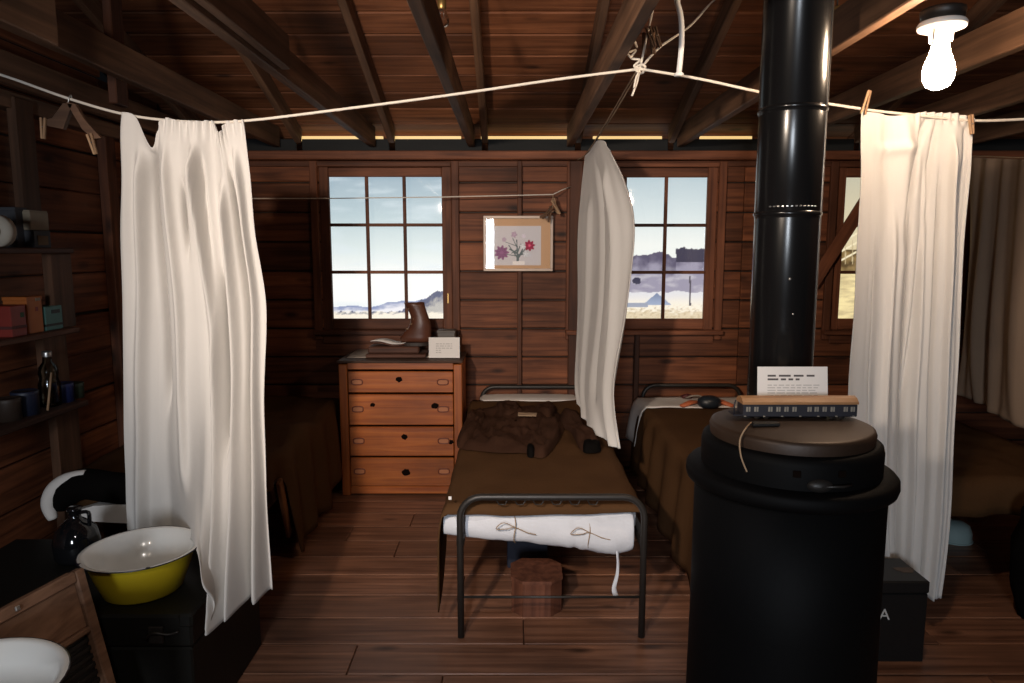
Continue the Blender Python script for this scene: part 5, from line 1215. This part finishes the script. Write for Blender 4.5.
pa = PD(884.5, 615, byy - 0.001)
lo_ = link('letter', me, None, bb, pa, (pi/2, 0, 0)); me.materials.clear(); me.materials.append(plain('letter_white', (0.55, 0.53, 0.5, 1), 0.7)); lo_['label'] = 'white letter A'
# right bed
rb = empty('wooden_bed', (2.3, 3.8, 0), 'low bed with dark brown blanket at the far right behind the curtain', 'bed')
for x in (1.98, 2.62):
    for y_ in (3.15, 4.6): board('leg', (x, y_, 0.18), (0.05, 0.05, 0.36), M_darkwood, rb)
for x in (1.98, 2.62): board('side_rail', (x, 3.87, 0.36), (0.03, 1.5, 0.07), M_darkwood, rb)
build('mattress', MB().box((2.3, 3.87, 0.455), (0.72, 1.6, 0.13), 0.03), M_darkcloth, rb)
P = drape(1.92, 2.68, 3.05, 4.6, 0.53, 0.16, 0.1, 0.17, 0, seed=12, wav=0.015, top=0.012)
setp(build('wool_blanket', MB().grid(P), M_olive, solid=0.007), 'dark brown blanket on the bed under the far right cloth', 'blanket')
q = PZ(957, 545, 0.0); q = Vector((PD(953, 535, 3.62).x, 3.62, 0.0))
tb2 = empty('teal_bowl', tuple(q), 'pale teal bowl upside down on the floor right of the right curtain', 'bowl')
M_pteal = plain('pale_teal', (0.22, 0.30, 0.30, 1), 0.7)
build('bowl_shell', MB().lathe([(0.088, 0.0), (0.088, 0.05), (0.075, 0.085), (0.045, 0.102), (0.0, 0.105)], q, 32), M_pteal, tb2)
build('bowl_rim', MB().lathe([(0.088, 0.0), (0.094, 0.002), (0.094, 0.008), (0.088, 0.01)], q, 32), M_pteal, tb2)
# dark duffel bag at the right edge
du = empty('duffel_bag', (2.32, 2.86, 0), 'black duffel bag standing against the bed at the right edge', 'bag')
P = []
for j in range(15):
    t_ = j/14; row = []
    for k in range(25):
        a = 2*pi*k/24; rr = (0.20 + 0.05*math.sin(t_*pi) - 0.10*smooth01(0.8, 1, t_))*(1 + 0.1*noise.noise(Vector((math.cos(a)*2, math.sin(a)*2, t_*5))))
        row.append(Vector((2.36 + rr*math.cos(a)*0.95, 2.80 + rr*0.6*math.sin(a), 0.0 + 0.58*t_)))
    P.append(row)
build('bag_body', MB().grid(P), M_darkcloth, du, solid=0.006)
build('bag_top', MB().lathe([(0.13, 0.56), (0.10, 0.60), (0.05, 0.61), (0.0, 0.60)], (2.32, 2.80, 0), 24, sy=0.6), M_darkcloth, du)
build('carry_strap', MB().tube(spline([(2.20, 2.66, 0.55), (2.15, 2.62, 0.38), (2.16, 2.63, 0.2), (2.22, 2.65, 0.08)], 14), 0.012, 8, rz=0.4), M_darkcloth, du)
# diagonal plank leaning across the third window
pa, pb2 = PD(868, 196, WD - 0.05), PD(826, 262, WD - 0.05)
an = math.atan2(pb2.z - pa.z, pb2.x - pa.x)
setp(board('leaning_plank', (pa + pb2)/2 + Vector((0, -0.01, 0)), ((pb2 - pa).length + 0.35, 0.022, 0.085), M_trim, None, rot=(0, -an, 0)), 'dark diagonal plank crossing the window right of the stove pipe', 'plank')

# ================================================================== LAMPS
tieB = 1.115
fx = Vector((PD(943, 12, 2.1).x, 2.1, zt + 0.036)); 
lamp = empty('ceiling_bulb', tuple(fx), 'glowing bare bulb in white porcelain socket under the roof beam', 'lamp')
build('junction_box', MB().lathe([(0.0, 0.0), (0.058, 0.0), (0.06, -0.006), (0.056, -0.030), (0.0, -0.032)], fx, 16), M_iron, lamp)
build('socket_plate', MB().lathe([(0.045, -0.030), (0.060, -0.034), (0.065, -0.042), (0.062, -0.052), (0.042, -0.060), (0.032, -0.066), (0.030, -0.088), (0.022, -0.090)], fx, 36), M_porc, lamp)
bulbM = emis('bulb_glow', (1.0, 0.73, 0.50, 1), LIGHT_BULB)
build('glass_bulb', MB().lathe([(0.020, -0.085), (0.023, -0.100), (0.028, -0.122), (0.038, -0.148), (0.042, -0.170), (0.040, -0.192), (0.030, -0.210), (0.015, -0.218), (0.0, -0.220)], fx, 32), bulbM, lamp)
build('pull_chain', MB().tube([fx + Vector((-0.036, -0.025, -0.060)), fx + Vector((-0.038, -0.027, -0.105))], 0.003, 6), M_steel, lamp)
board('beam_strap', (fx.x - 0.075 + 0.0, 2.2, zt + 0.08), (0.02, 0.3, 0.03), M_beam, ceil) if False else None
def small_bulb(px, py, D, label, topz=None):
    p = PD(px, py, D); t_ = empty('unlit_bulb', tuple(p), label, 'light bulb')
    build('bulb_glass', MB().lathe([(0.013, 0.032), (0.020, 0.018), (0.0285, -0.004), (0.026, -0.022), (0.014, -0.034), (0.0, -0.037)], p, 20), M_bulbglass, t_)
    build('socket', MB().lathe([(0.0, 0.075), (0.016, 0.075), (0.017, 0.035), (0.014, 0.03)], p, 16), M_brass, t_)
    build('filament', MB().tube([p + Vector((-0.006, 0, 0.03)), p + Vector((-0.008, 0, 0.0)), p + Vector((0.008, 0, 0.0)), p + Vector((0.006, 0, 0.03))], 0.0012, 5), M_steel, t_)
    zz = roof_z(D) - 0.004; build('lamp_wire', MB().tube([p + Vector((0, 0, 0.072)), Vector((p.x, p.y, zz))], 0.003, 6), M_black, t_)
small_bulb(14, 14, 2.35, 'unlit clear bulb in the top left corner')
small_bulb(223, 17, 2.75, 'unlit clear bulb beside the beam above the left curtain')
small_bulb(442, 18, 2.75, 'unlit clear bulb beside the beam above the first window')
small_bulb(836, 28, 2.75, 'unlit clear bulb right of the stove pipe')
